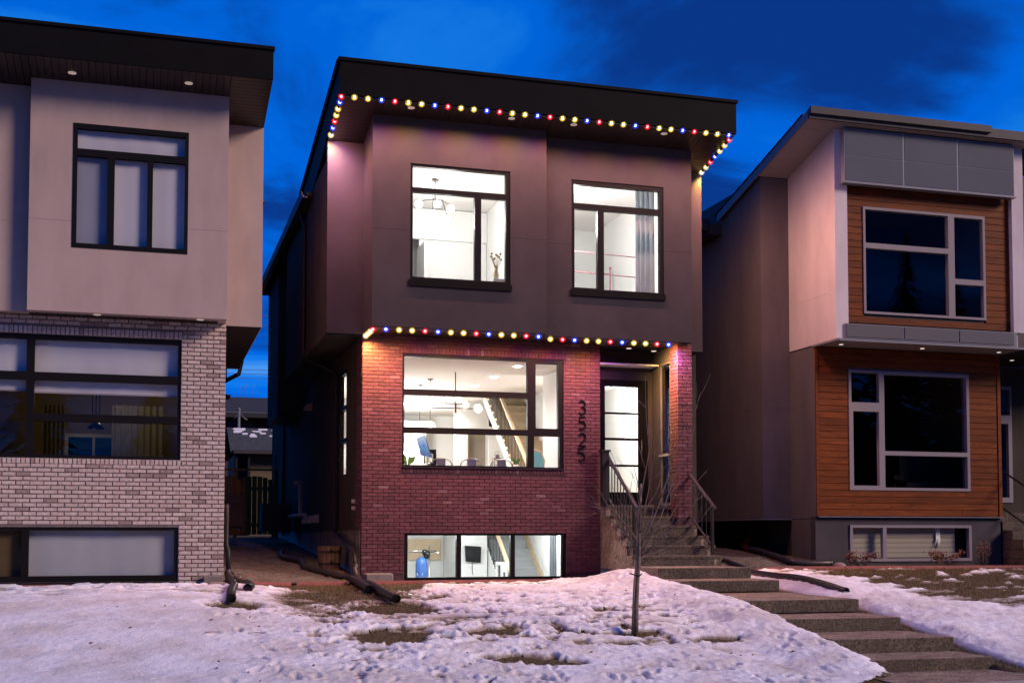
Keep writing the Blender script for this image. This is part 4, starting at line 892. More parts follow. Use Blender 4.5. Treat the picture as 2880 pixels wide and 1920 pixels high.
obj('frame', MB().panel('x', 1.7, 2.5, -1.45, .15, 3.24, 3.285, [(1.75, 2.05, -.5, -.05), (2.1, 2.45, -.5, .08), (1.75, 2.05, -1.0, -.55), (2.1, 2.45, -1.0, -.55)]), M_white, t); obj('books', MB().box(3.262, 3.28, 2.2, 2.3, -.49, -.2).box(3.262, 3.28, 1.8, 1.86, -.49, -.25), M_blue, t)
curtain('dark grey curtain drawn to the right of the low basement window', 3.72, 3.86, .33, -.9, .95, M_gcurt, 3)
# wall niche/extra: small control panel on the wall left of number

# ================================================================== coloured light strings
M_led = {'Y': mat_emit('led_yellow', (1, .80, .35), 14), 'B': mat_emit('led_blue', (.18, .24, 1), 14), 'R': mat_emit('led_red', (1, .12, .14), 12), 'W': mat_emit('led_white', (1, .85, .6), 14)}
C_led = {'Y': (1, .62, .16), 'B': (.16, .13, 1), 'R': (1, .10, .19), 'W': (1, .56, .14)}
P_led = {'Y': 1.0, 'B': .75, 'R': .85, 'W': 1.2}
BULB = {}
def halo_mat(k, c):  # see-through glowing shell, added to draw a halo round each bulb
    mm, N, L = _mat('led_halo_'+k); N.clear(); o = N.new('ShaderNodeOutputMaterial'); tr = N.new('ShaderNodeBsdfTransparent'); em = N.new('ShaderNodeEmission'); em.inputs[0].default_value = (*c, 1); em.inputs[1].default_value = 1.5
    mx = N.new('ShaderNodeMixShader'); mx.inputs[0].default_value = .34; L.new(tr.outputs[0], mx.inputs[1]); L.new(em.outputs[0], mx.inputs[2]); L.new(mx.outputs[0], o.inputs[0]); return mm
HALO = {}
for k, c in (('Y', (1, .66, .06)), ('B', (.03, .06, 1)), ('R', (1, .01, .03)), ('W', (1, .72, .3))):
    me = mesh_from('bulb', MB().sphere((0, 0, 0), .026, 10, 6), Vector((0, 0, 0))); me.materials.append(M_led[k]); BULB[k] = me
    me = mesh_from('cap', MB().sphere((0, 0, 0), .056, 14, 8), Vector((0, 0, 0))); me.materials.append(halo_mat(k, c)); HALO[k] = me
def led(parent, p, k, power, inward=(0, 0, -1), spot=135):
    o = bpy.data.objects.new('bulb', BULB[k]); COL.objects.link(o); o.parent = parent; o.location = Vector(p)-wloc(parent)
    c = bpy.data.objects.new('cap', HALO[k]); COL.objects.link(c); c.parent = o  # this cap is only the added halo shell
    lamp('SPOT', Vector(p)+Vector((0, 0, -.062)), power*P_led[k], C_led[k], .02, spot, inward, parent)
UPW, LOW = 80, 75
t = thing('light_string', 'upper string of coloured lights under the roof edge of the dark house', 'light string', (3, -1.45, 8.2), 'permanent coloured light strings')
mb = MB().box(-.62, 6.79, -1.505, -1.475, sof(-1.49)-.028, sof(-1.49)-.004)
for x in (-.635, 6.78): mb.prism([(-1.47, sof(-1.47)-.028), (-.12, sof(-.12)-.028), (-.12, sof(-.12)-.004), (-1.47, sof(-1.47)-.004)], x-.015, x+.015)
obj('mounting_track', mb, M_black, t)
seq = 'YYBR'; n = 31
for i in range(n):
    x = -.414+(6.69+.414)*i/(n-1); led(t, (x, -1.49, sof(-1.49)-.014), seq[i % 4] if i < n-1 else 'B', UPW, (0, .10, -1))
for k, y in zip('RBYYRBW', (-1.47, -1.29, -1.08, -.88, -.68, -.46, -.22)): led(t, (-.635, y, sof(y)-.014), k, UPW*(2.0 if y < -.5 else 3.2 if k == 'B' else 1.7), (-.2, .45, -1), 150)
for k, y in zip('RYYBRYW', (-1.33, -1.13, -.92, -.71, -.5, -.30, -.10)): led(t, (6.78, y, sof(y)-.014), k, UPW*(1.9 if y < -.4 else 1.2), (.5, 0, -1), 165)
t = thing('light_string', 'lower string of coloured lights along the bottom of the upper storey', 'light string', (3, -1, 4.34), 'permanent coloured light strings')
mb = MB().box(.03, 3.24, -.985, -.955, 4.343, 4.362).box(3.24, 5.95, -.785, -.755, 4.343, 4.362).box(.02, .05, -.95, -.1, 4.343, 4.362)
mb.bar((3.18, -.97, 4.335), (3.26, -1.02, 4.345), .012).bar((3.13, -1.01, 4.36), (3.25, -1.02, 4.345), .008); obj('mounting_track', mb, M_rail, t)
xs = np.linspace(.255, 3.082, 13); s1 = 'BYYRBYYRBYYRB'
for k, x in zip(s1, xs): led(t, (x, -.97, 4.325), k, LOW, (0, .8, -.85), 105)
xs = np.linspace(3.378, 5.751, 11); s2 = 'YRBYYRBYYRB'
for i, (k, x) in enumerate(zip(s2, xs)): led(t, (x, -.77, 4.325), k, LOW*(1, 1, 1, 1, 1, 1, 1, 4, 5, 3.5, 2.6)[i], (0, .8, -.85) if i < 7 else (.8, .3, -.62 if i < 10 else -.9), 100)
for k, y in zip('RWYW', (-.90, -.66, -.40, -.16)): led(t, (.035, y, 4.325), k, LOW*(1.2 if y < -.5 else 1.4), (.3, .4, -1), 130)

# ================================================================== front steps, railings, path
t = thing('front_steps', 'pebbled concrete steps rising to the front door of the dark house', 'steps', (5.5, -.6, 0))
st = [(-.25, 1.245), (-.55, 1.06), (-.825, .88), (-1.12, .69), (-1.39, .508), (-1.67, .323)]
for i, (y, z) in enumerate(st):
    yb = .60 if i == 0 else st[i-1][0]+.02; zb = z-.19 if i else .9
    x1 = 5.97 if i == 0 else 6.30 if i < 3 else 6.38
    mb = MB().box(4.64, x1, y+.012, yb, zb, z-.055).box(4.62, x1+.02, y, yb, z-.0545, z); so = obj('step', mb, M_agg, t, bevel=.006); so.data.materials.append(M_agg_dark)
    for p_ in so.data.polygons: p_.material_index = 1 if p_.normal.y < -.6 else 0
poly = [(-.02, 1.19), (-.26, 1.19), (-.26, 1.0), (-.54, 1.0), (-.54, .82), (-.815, .82), (-.815, .63), (-1.11, .63), (-1.11, .45), (-1.38, .45), (-1.38, .26), (-1.66, .26), (-1.66, .135), (-1.6, .03), (-.02, .07)]
obj('side_panel', MB().prism(poly, 4.655, 4.75), M_agg, t); obj('side_panel', MB().prism(poly, 6.24, 6.29), M_agg, t)
obj('base_block', MB().box(4.80, 6.3, -1.45, 0, -.3, .06), mat('base_brick', (.20, .09, .075), .9, var=.25, scale=6), t)
for k in range(4):
    for j in range(3): inst('brick', UB, M_redbrick, t, (4.78, -1.42+.2*k+.1*(j % 2), -.17+.0677*j), (.05, .19, .058)).rotation_euler = (0, 0, 0)
slabs = [(4.58, 6.32, -2.95, -1.62, .138, 'top slab of the front path at the foot of the steps'), (4.57, 6.32, -3.95, -2.90, -.046, 'second slab of the front path below the top slab'),
         (4.60, 6.37, -6.25, -3.90, -.247, 'long third slab of the front path'), (4.60, 6.36, -7.32, -6.2, -.446, 'fourth slab of the front path, above the last two'),
         (4.60, 6.36, -8.5, -7.27, -.626, 'fifth slab of the front path, second from the sidewalk'), (4.60, 6.33, -9.32, -8.45, -.805, 'lowest slab of the front path beside the sidewalk')]
def dark_front(o):  # front faces take the darker aggregate
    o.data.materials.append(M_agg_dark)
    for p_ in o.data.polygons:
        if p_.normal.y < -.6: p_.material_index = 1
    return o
for (a, b, c, d, z, l) in slabs: dark_front(tag(obj('concrete_slab', MB().box(a, b, c, d, z-.188, z), M_agg, bevel=.012), 'pebbled concrete '+l, 'step', 'slabs of the stepped front path'))
def railing(label, x, ya, za, yb, zb, newel=None, n=8):
    t = thing('stair_railing', label, 'railing', (x, (ya+yb)/2, za-1), 'railings of the front steps')
    obj('handrail', MB().bar((x, ya, za), (x, yb-.12, zb-.12*(za-zb)/(ya-yb)), .055, .035), M_rail, t)
    s_ = (za-zb)/(ya-yb); lo = -.78
    obj('bottom_rail', MB().bar((x, ya, za+lo), (x, yb, zb+lo), .04, .025), M_rail, t)
    for k in range(n):
        y = ya-.07-(ya-yb-.14)*k/(n-1); z = za+(y-ya)*s_; obj('baluster', MB().box(x-.008, x+.008, y-.008, y+.008, z+lo, z-.01), M_black, t)
    obj('end_post', MB().box(x-.022, x+.022, yb-.022, yb+.022, zb-.92, zb-.02), M_black, t)
    if newel:
        obj('newel_post', MB().box(newel[0]-.06, newel[0]+.075, newel[1]-.06, newel[1]+.07, newel[2], newel[3]-.04).box(newel[0]-.08, newel[0]+.10, newel[1]-.08, newel[1]+.09, newel[3]-.04, newel[3]), M_black, t)
    else: obj('end_post', MB().box(x-.02, x+.02, ya-.02, ya+.02, za-.98, za-.01), M_black, t)
railing('left iron stair railing fixed to the thick black post by the door', 4.75, -.12, 2.22, -1.46, 1.27, (4.66, -.18, 1.246, 2.33), 9)
railing('right iron stair railing in front of the brick pier', 6.24, -.50, 1.93, -1.60, 1.26, None, 6)

# ================================================================== LEFT HOUSE
LH = thing('house', 'beige stucco house with pale grey brick ground floor at the left', 'house', (-6, 2, 0))
LYb, LYu, LYw = -2.05, -2.5, -1.6
lw = (-6.75, -3.257, 1.888, 3.809); lb = (-6.75, -3.267, -.03, .818)
obj('brick_wall', MB().panel('y', -9, -2.562, -.3, 4.12, LYb+.012, LYb+.2, [lw, lb]), M_mortar2, LH)
lay_bricks(LH, -9.0, -2.553, -.23, 4.10, LYb, [lw, lb], M_greybrick, soldiers=[(-6.85, -3.235, 3.809, 3.945, .0677), (-6.78, -3.235, 1.79, 1.888, .0677)], mb_unit=UG, joint=.0125, rough_u=.004, jit=.004, from_right=True, depth=.05)
obj('wall', MB().panel('x', LYb+.06, 10, -.3, 4.12, -2.565, -2.7), M_beige, LH)
LWp = [(-5.451, -3.304, 3.221, 3.734), (-5.451, -3.304, 2.578, 3.098), (-5.451, -3.304, 1.936, 2.461), (-6.69, -5.565, 3.221, 3.734), (-6.69, -5.565, 1.936, 3.098)]
window(LH, 'y', *lw, LYb+.03, LWp, depth=.10, gm=M_glass_lh)
window(LH, 'y', *lb, LYb+.03, [(-5.487, -3.327, .062, .766), (-6.69, -5.593, .062, .766)], depth=.10, gm=M_glass_lh)
obj('window_sill', MB().box(-6.75, -3.25, LYb-.03, LYb+.02, -.07, -.031), M_black, LH)
def lsof(y): return 7.67-.17*(y-LYu)
uw = (-4.913, -3.193, 5.093, 7.029)
stucco(-5.533, -2.578, 4.10, 7.67, LYu, LYu+.2, [uw], M_beige, 5.50, parent=LH)
stucco(LYu+.2005, LYw, 4.101, 7.66, -2.578, -2.7, [], M_beige, None, 'x', parent=LH)
stucco(-2.5775, -1.955, 4.15, 7.53, LYw, LYw+.2, [], M_beige, parent=LH)
stucco(-9, -5.5335, 4.11, 7.62, LYu+.25, LYu+.45, [], M_beige, 5.50, parent=LH)
obj('wall', MB().panel('x', LYw+.2, 3.5, 4.15, 7.3, -1.955, -2.1), M_beige, LH)
obj('wall', MB().panel('y', -2.56, -1.955, 4.14, 7.3, 3.5, 3.7), M_stucco_side, LH)
obj('wall', MB().panel('x', 3.7, 10, 3.9, 7.3, -2.2, -2.3), M_stucco_side, LH)
obj('wall', MB().panel('y', -2.56, -2.2, 3.9, 7.3, 10, 10.2), M_stucco_side, LH)
obj('wall', MB().panel('y', -9, -2.57, -.3, 7.3, 10.2, 10.4), M_beige, LH)
window(LH, 'y', *uw, LYu+.012, [(-4.849, -3.245, 6.635, 6.95), (-4.849, -4.403, 5.167, 6.526), (-4.299, -3.808, 5.167, 6.526), (-3.728, -3.245, 5.167, 6.526)], depth=.09, proud=.02, gm=M_glass_lh)
boards(LH, -5.53, -2.60, LYu+.01, LYb+.05, lambda x, y: 4.105); boards(LH, -9, -5.54, LYu+.26, LYb+.05, lambda x, y: 4.115)
boards(LH, -2.555, -1.97, LYw+.02, 3.5, lambda x, y: 4.14, run='x', pitch=.13)
Lf = -3.15
boards(LH, -9, -2.585, Lf+.02, LYu+.3, lambda x, y: lsof(y)); boards(LH, -2.58, -1.955, Lf+.02, LYw+.02, lambda x, y: lsof(y), run='x')
lr = obj('roof', MB().prism([(Lf, 8.27), (Lf, lsof(Lf)), (Lf+.02, lsof(Lf)), (Lf+.02, lsof(Lf)+.04), (LYw+.3, lsof(LYw+.3)+.04), (3.2, 6.9), (3.2, 7.5)], -9.5, -1.95), M_fascia, LH)
obj('cap_flashing', MB().box(-9.5, -1.93, Lf-.03, Lf+.1, 8.25, 8.30), M_fascia, lr)
mb = MB().prism([(-1.70, 6.95), (-1.82, 6.96), (-1.86, 7.06), (-1.84, 7.07), (-1.80, 6.99), (-1.70, 6.98)], 1.0, 10.5, 'y'); obj('gutter', mb, M_black, LH)
obj('downspout', MB().tube([(-1.90, 3.8, 6.95), (-1.90, 3.8, 4.3), (-1.95, 3.8, 4.05), (-2.45, 3.6, 3.75), (-2.52, 3.5, 3.6)], .045, 8), M_black, LH)
obj('downspout', MB().tube([(-2.50, -1.7, 1.2), (-2.50, -1.7, .55), (-2.47, -1.75, .42), (-2.47, -1.85, .05)], .042, 8), M_black, LH)
pot(LH, -4.93, -2.76, lsof(-2.76)-.004); pot(LH, -3.215, -2.8, lsof(-2.8)-.004); pot(LH, -4.53, -2.36, 4.10); pot(LH, -2.98, -2.36, 4.10)
# left-house rooms and blinds
room(LH, -9, -2.72, LYb+.22, 5, 1.2, 4.0, wm=M_olive, cm=M_white, back_holes=[(-5.35, -4.35, 2.05, 2.75)], right=True)
window(LH, 'y', -5.42, -4.28, 1.98, 2.82, 4.98, [(-5.35, -4.87, 2.05, 2.75), (-4.82, -4.35, 2.05, 2.75)], fm=M_white, gm=mat_glass('dimmed_glass', tint=(.22, .21, .18), f0=.02))  # dark tint put into these panes to dim the sky behind them
obj('interior_wall', MB().panel('y', -9, -2.57, -.3, 8, LYb+.21, LYb+.25, [lw, lb]), M_darkroom, LH)
def blind(label, x0, x1, y, z0, z1, m=M_blind):
    t = thing('roller_blind', label, 'blind', ((x0+x1)/2, y, z1)); fb = MB(); n = 26; r_ = random.Random(int(abs(x0*100)))
    ph = r_.uniform(0, 6)
    for i in range(n+1):
        xa = x0+(x1-x0)*i/n; ya = y+.006*math.sin(xa*5+ph)+.003*math.sin(xa*17+ph); fb.v += [(xa, ya+.006, z0), (xa, ya, z1)]
        if i: b = 2*i; fb.smooth.add(len(fb.f)); fb.f.append((b-2, b, b+1, b-1))
    obj('fabric', fb, m, t); obj('hem_bar', MB().box(x0, x1, y-.006, y+.010, z0-.025, z0-.0005), M_whitef, t); return t
blind('pale roller blind pulled partway down the wide ground-floor window of the beige house', -5.47, -3.29, LYb+.17, 2.93, 3.80)
blind('pale roller blind in the left ground-floor pane of the beige house', -6.7, -5.56, LYb+.17, 2.95, 3.80)
blind('grey frosted blind filling the wide low basement window of the beige house', -5.5, -3.3, LYb+.17, .02, .80, mat('frosted_blind', (.30, .32, .34), .8))
blind('dark blind in the left low basement pane of the beige house', -6.7, -5.58, LYb+.17, .02, .80, M_darkroom)
blind('pale blind behind the top pane of the upstairs beige-house window', -4.87, -3.22, LYu+.10, 6.6, 7.0); blind('dark blue-grey blind in the left upstairs pane of the beige house', -4.87, -4.39, LYu+.10, 5.13, 6.57, M_blind_grey)
blind('pale blind in the middle upstairs pane of the beige house', -4.32, -3.79, LYu+.10, 5.13, 6.57); blind('pale blind in the right upstairs pane of the beige house', -3.75, -3.22, LYu+.10, 5.13, 6.57)
curtain('ochre curtain hanging at the left of the beige-house ground-floor room', -5.75, -5.35, 3.9, 1.25, 3.3, mat_cloth('ochre_cloth', (.34, .27, .17)), 5); curtain('wide pale curtain hanging in the middle of the beige-house ground-floor room', -4.45, -3.45, 3.6, 1.25, 3.3, mat_cloth('pale_cloth', (.46, .42, .33)), 8)
t = thing('pendant_lamp', 'unlit pendant lamp cluster behind the beige-house ground-floor window', 'pendant lamp', (-4.7, 1.2, 4.0))
obj('cord', MB().tube([(-4.72, 1.2, 4.0), (-4.72, 1.2, 2.75)], .008, 5).tube([(-4.66, 1.2, 4.0), (-4.66, 1.2, 2.75)], .008, 5).tube([(-4.60, 1.25, 4.0), (-4.60, 1.25, 2.75)], .008, 5), M_black, t); obj('shade', MB().lathe((-4.66, 1.2, 2.62), [(.16, 0), (.10, .08), (.03, .14)], 14), M_tv, t)
t = thing('dining_table', 'dark table with chair backs inside the beige house', 'table', (-4.6, 1.4, 1.2)); obj('tabletop', MB().box(-5.4, -3.6, .9, 1.9, 1.95, 2.0), M_tv, t)
for x in (-5.3, -3.7):
    for y in (1.0, 1.8): obj('leg', MB().box(x-.04, x+.04, y-.04, y+.04, 1.2, 1.949), M_tv, t)

lamp('POINT', (-4.2, 2.6, 3.6), 10, (1, .80, .52), .15, parent=LH)
# ================================================================== RIGHT HOUSE
RH = thing('house', 'house clad in orange cedar boards and grey panels at the right', 'house', (12, 3, 0))
RY, RX, RYb = .30, 9.515, -.534
rw = (10.29, 13.232, 1.64, 4.158); rb_ = (10.31, 13.275, .15, .915); ru = (10.215, 13.14, 5.209, 7.413)
M_basew = mat('parging_dark', (.055, .048, .052), .92, var=.06, scale=.8, bump=.3, bscale=100, stain=.2)
obj('wall', MB().panel('y', RX, 14.03, -.3, 1.085, RY+.06, RY+.25, [rb_]), M_basew, RH)
obj('wall', MB().panel('y', RX, 14.03, 1.086, 4.62, RY+.025, RY+.25, [rw]), M_greyst, RH)
obj('wall', MB().panel('x', RY+.2505, 1.36, -.3, 1.04, RX+.005, RX+.2), M_greyst, RH); stucco(RY+.2505, 1.356, 1.045, 4.62, RX, RX+.2, [], M_greyst, 3.42, 'x', RH)
# cedar planks, one by one, cut round the window
def planks(z0, z1, x0, x1, yf, hole, pitch=.135):
    n = int(round((z1-z0)/pitch)); p_ = (z1-z0)/n
    for k in range(n):
        a, b = z0+k*p_+.003, z0+(k+1)*p_-.004; zc = (a+b)/2; j = random.uniform(-.002, .002)
        segs = [(x0, x1)]
        if hole[2]-.01 < zc < hole[3]+.01: segs = [(x0, hole[0]), (hole[1], x1)]
        elif random.random() < .45: s_ = random.uniform(x0+.8, x1-.8); segs = [(x0, s_-.0015), (s_+.0015, x1)]
        for (s0, s1) in segs:
            obj('plank', MB().box(s0, s1, yf+j, yf+.022+j, a, b), M_cedar, RH, bevel=.004)
planks(1.098, 4.61, RX+.06, 13.95, RY, rw)
obj('corner_board', MB().box(RX-.004, RX+.055, RY-.018, RY+.02, 1.095, 4.61), M_cedar, RH); obj('corner_board', MB().box(13.955, 14.035, RY-.018, RY+.024, 1.095, 4.61), M_cedar, RH)
obj('base_flashing', MB().box(RX+.03, 14.04, RY-.035, RY+.05, 1.072, 1.09), M_strip, RH)
window(RH, 'y', *rw, RY, [(10.35, 11.01, 3.48, 4.105), (10.385, 11.0, 1.735, 3.29), (11.135, 13.165, 2.47, 4.085), (11.135, 13.165, 1.70, 2.38)], fm=M_whitef, depth=.10, proud=.02, gm=M_glass_rh)
window(RH, 'y', *rb_, RY+.06, [(10.375, 11.09, .215, .855), (11.175, 13.21, .215, .855)], fm=M_whitef, depth=.10, proud=.03)
# white box with recessed cedar face, metal panels above and below
stucco(RYb+.2505, 1.356, 4.65, 8.9, RX, RX+.2, [], M_white_st, 5.62, 'x', RH)
obj('wall', MB().panel('y', RX, 9.80, 4.651, 8.95, RYb, RYb+.25), M_white_st, RH)
obj('wall', MB().panel('y', 13.76, 14.05, 4.97, 8.95, RYb, RYb+.25), M_white_st, RH)
obj('wall', MB().panel('x', RYb+.25, 1.3, 4.651, 8.95, 14.05, 13.9), M_white_st, RH)
obj('wall', MB().panel('y', 9.80, 13.76, 4.7, 8.95, RYb+.125, RYb+.25, [ru]), M_black, RH)
planks(5.01, 7.83, 9.805, 13.755, RYb+.10, ru, .141)
window(RH, 'y', *ru, RYb+.10, [(10.265, 12.235, 6.67, 7.36), (10.265, 12.23, 5.26, 6.56), (12.385, 13.085, 6.05, 7.35), (12.38, 13.085, 5.26, 5.935)], fm=M_whitef, depth=.11, proud=.025, gm=M_glass_rh)
M_seam = mat('panel_seam', (.26, .27, .30), .5, spec=.1)
obj('panel_backing', MB().box(9.66, 13.72, RYb-.145, RYb-.002, 7.83, 8.92), M_seam, RH)
for a, b in ((9.672, 11.022), (11.052, 12.318), (12.348, 13.708)):
    for c, d in ((7.848, 8.352), (8.362, 8.90)): obj('metal_panel', MB().box(a+.004, b-.004, RYb-.152, RYb-.146, c, d), M_panel, RH, bevel=.004)
obj('drip_flashing', MB().box(9.64, 13.75, RYb-.17, RYb, 7.795, 7.826), M_strip, RH)
obj('panel_backing', MB().box(9.70, 13.80, RYb-.04, RYb-.002, 4.665, 4.965), M_strip, RH)
for a, b in ((9.712, 11.04), (11.064, 12.355), (12.379, 13.72)): obj('metal_panel', MB().box(a+.003, b-.003, RYb-.055, RYb-.041, 4.69, 4.95), M_gloss_panel, RH, bevel=.004)
# canopy edge and soffit
obj('canopy_edge', MB().box(RX-.02, 14.8, RYb-.10, RYb-.06, 4.60, 4.645).box(RX-.03, RX-.004, RYb-.15, RY+.06, 4.605, 4.645), M_strip, RH)
boards(RH, RX, 14.05, RYb-.06, RY, lambda x, y: 4.625, m=M_whitesof, pitch=.15); boards(RH, 14.06, 15.8, RYb-.06, 1.9, lambda x, y: 4.63, m=M_soffit, pitch=.15)
for x in (9.9, 11.83, 13.73): pot(RH, x, -.08, 4.62, M_potdim, .045)
pot(RH, 14.84, .9, 4.625, M_potdim, .045)
# upper right wall beyond the box
obj('wall', MB().panel('y', 14.051, 18, 4.66, 8.6, .3, .5), M_greyst, RH)
# roof: mono pitch falling to the back
RS = -.262
def rsof(y): return 8.93+RS*(y-RYb)
rr_ = obj('roof', MB().prism([(-.80, rsof(-.8)+.02), (3.3, rsof(3.3)+.02), (3.3, rsof(3.3)+.17), (-.80, rsof(-.8)+.17)], 8.80, 14.9), M_roofing, RH)
obj('front_fascia', MB().box(8.77, 14.9, -.86, -.80, rsof(-.8)-.02, rsof(-.8)+.17), M_whitemetal, rr_); obj('front_gutter', MB().box(8.77, 13.0, -.93, -.861, rsof(-.8)+.06, rsof(-.8)+.20), M_whitemetal, rr_)
obj('side_fascia', MB().prism([(-.80, rsof(-.8)-.02), (3.3, rsof(3.3)-.02), (3.3, rsof(3.3)+.15), (-.80, rsof(-.8)+.15)], 8.765, 8.798), M_strip, rr_)
for k in range(9): y = -.6+k*.45; obj('shingle_tab', MB().prism([(y, rsof(y)+.165), (y+.42, rsof(y+.42)+.165), (y+.42, rsof(y+.42)+.19), (y, rsof(y)+.20)], 8.755, 9.2), M_roofing, rr_)
for k in range(6):
    a, b = -.79+k*.36, -.79+(k+1)*.36-.006
    mb = MB().hexa([(8.80, a, rsof(a)), (RX, a, rsof(a)), (8.80, b, rsof(b)), (RX, b, rsof(b)), (8.80, a, rsof(a)+.012), (RX, a, rsof(a)+.012), (8.80, b, rsof(b)+.012), (RX, b, rsof(b)+.012)]); obj('soffit_board', mb, M_whitesof, RH)
boards(RH, RX, 14.9, -.79, RYb-.002, lambda x, y: rsof(y), m=M_whitesof, pitch=.36)
# side walls stepping back
stucco(8.852, RX, 1.045, 8.42, 1.356, 1.55, [], M_greyst, 3.42, parent=RH)
stucco(1.3565, 9, 1.05, 8.4, 8.851, 9.0, [], M_stucco_side if False else M_greyst, 3.42, 'x', RH)
obj('base_flashing', MB().box(8.83, RX+.01, 1.33, 1.36, 1.025, 1.05).box(8.83, 8.855, 1.36, 9, 1.025, 1.05), M_strip, RH)
obj('underside', MB().box(8.86, RX+.2, 1.37, 9, 1.06, 1.1), M_black, RH); obj('wall', MB().panel('x', 1.36, 9, -.3, 1.05, RX+.02, RX+.2).panel('y', 8.85, RX+.2, -.3, 1.05, 9, 9.2), M_stucco_side, RH)
obj('eave', MB().box(8.55, 9.0, 3.25, 12, 7.6, 7.85).box(8.35, 8.6, 3.3, 12, 7.7, 7.95), M_whitemetal, RH)
obj('roof_vent', MB().box(8.45, 8.75, 4.6, 5.6, 7.95, 8.2), M_whitemetal, RH)
obj('wall', MB().panel('y', 9.02, 18, -.3, 8.3, 9.1, 9.3), M_greyst, RH)
obj('wall', MB().panel('x', .5, 9.1, 4.66, 8.3, 18, 17.8), M_greyst, RH)
# recessed porch at the right with its door and steps
obj('wall', MB().panel('x', RY+.26, 2.0, 1.1, 4.62, 14.03, 13.9), M_stucco_side, RH)
obj('wall', MB().panel('y', 14.03, 18, 1.1, 4.62, 2.0, 2.2, [(15.30, 15.66, 1.46, 4.18)]), M_stucco_side, RH)
window(RH, 'y', 15.30, 15.66, 1.46, 4.18, 1.99, [(15.34, 15.61, 3.5, 4.1), (15.36, 15.56, 1.58, 3.3)], fm=M_whitef, depth=.1, proud=.02, name='sidelight')
obj('interior_wall', MB().box(14.5, 17, 2.6, 2.65, 1.1, 4.6).box(15.0, 15.03, 2.2, 2.6, 1.1, 4.6).box(16.2, 16.23, 2.2, 2.6, 1.1, 4.6), M_darkroom, RH)
t = thing('porch_steps', 'dark pebbled concrete porch steps at the right edge beside the cedar wall', 'steps', (15.5, .5, .1))
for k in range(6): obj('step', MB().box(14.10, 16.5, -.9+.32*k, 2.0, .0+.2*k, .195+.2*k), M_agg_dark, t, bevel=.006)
t = thing('porch_railing', 'black sloping railing by the porch steps at the right edge', 'railing', (14.3, -.2, .2)); obj('handrail', MB().tube([(14.2, 1.0, 2.36), (14.2, -1.0, 1.36)], .022, 8), M_black, t); obj('bottom_rail', MB().tube([(14.2, 1.0, 1.55), (14.2, -1.0, .55)], .018, 8), M_black, t); obj('end_post', MB().box(14.18, 14.22, -1.02, -.98, .05, 1.36), M_black, t)
# dark rooms behind the glass, blinds and glove in the basement window
room(RH, 9.75, 13.88, RY+.26, 5.5, 1.15, 4.5, wm=M_darkroom, cm=M_darkroom, fm=M_darkroom); room(RH, 9.82, 13.8, RYb+.26, 4.5, 4.8, 8.0, wm=M_darkroom, cm=M_darkroom, fm=M_darkroom)
t = thing('piano', 'dark upright piano with a stool behind the cedar-framed ground-floor window', 'piano', (12.6, 1.4, 1.15)); obj('body', MB().box(12.1, 13.5, 1.2, 1.7, 1.15, 2.55).box(12.1, 13.5, .95, 1.2, 1.75, 1.85), M_tv, t); obj('stool', MB().box(11.75, 12.0, .9, 1.2, 1.9, 2.0).tube([(11.87, 1.05, 1.15), (11.87, 1.05, 1.9)], .03, 8), M_tv, t)
tag(obj('floor_lamp', MB().tube([(12.55, 1.8, 1.15), (12.55, 1.8, 3.35)], .05, 8).lathe((12.55, 1.8, 1.151), [(.15, 0), (.15, .03)], 12), M_tv), 'dark standing pole behind the piano in the cedar-house window', 'lamp')
tag(obj('wall_picture', MB().box(10.45, 10.62, 3.3, 3.34, 3.0, 3.9), mat('amber_picture', (.42, .24, .06), .7)), 'narrow amber picture behind the small upper pane of the cedar-house window', 'picture')
t = thing('slatted_blind', 'cream horizontal slatted blind in the basement window under the cedar wall', 'blind', (11.8, .55, .85))
for k in range(6): z = .855-.105*k; obj('slat', MB().hexa([(10.34, RY+.25, z-.10), (13.0, RY+.25, z-.10), (10.34, RY+.27, z-.10), (13.0, RY+.27, z-.10), (10.34, RY+.235, z-.004), (13.0, RY+.235, z-.004), (10.34, RY+.255, z-.004), (13.0, RY+.255, z-.004)]), mat('cream_slat', (.36, .33, .25), .7), t)
obj('interior_wall', MB().box(10.0, 13.5, RY+.40, RY+.45, -.3, 1.05), M_darkroom, RH)
t = thing('glove', 'white glove hanging inside the basement window under the cedar wall', 'glove', (12.5, .5, .85)); mb = MB().box(12.50, 12.605, RY+.20, RY+.215, .62, .865)
for k, (x, l) in enumerate(((12.515, .16), (12.545, .20), (12.575, .18), (12.597, .14))): mb.tube([(x, RY+.208, .63), (x-.035 if k == 0 else x+.004, RY+.208, .63-l)], [.014, .009], 7)
obj('hand', mb, mat('white_glove', (.80, .80, .70), .8), t, bevel=0)

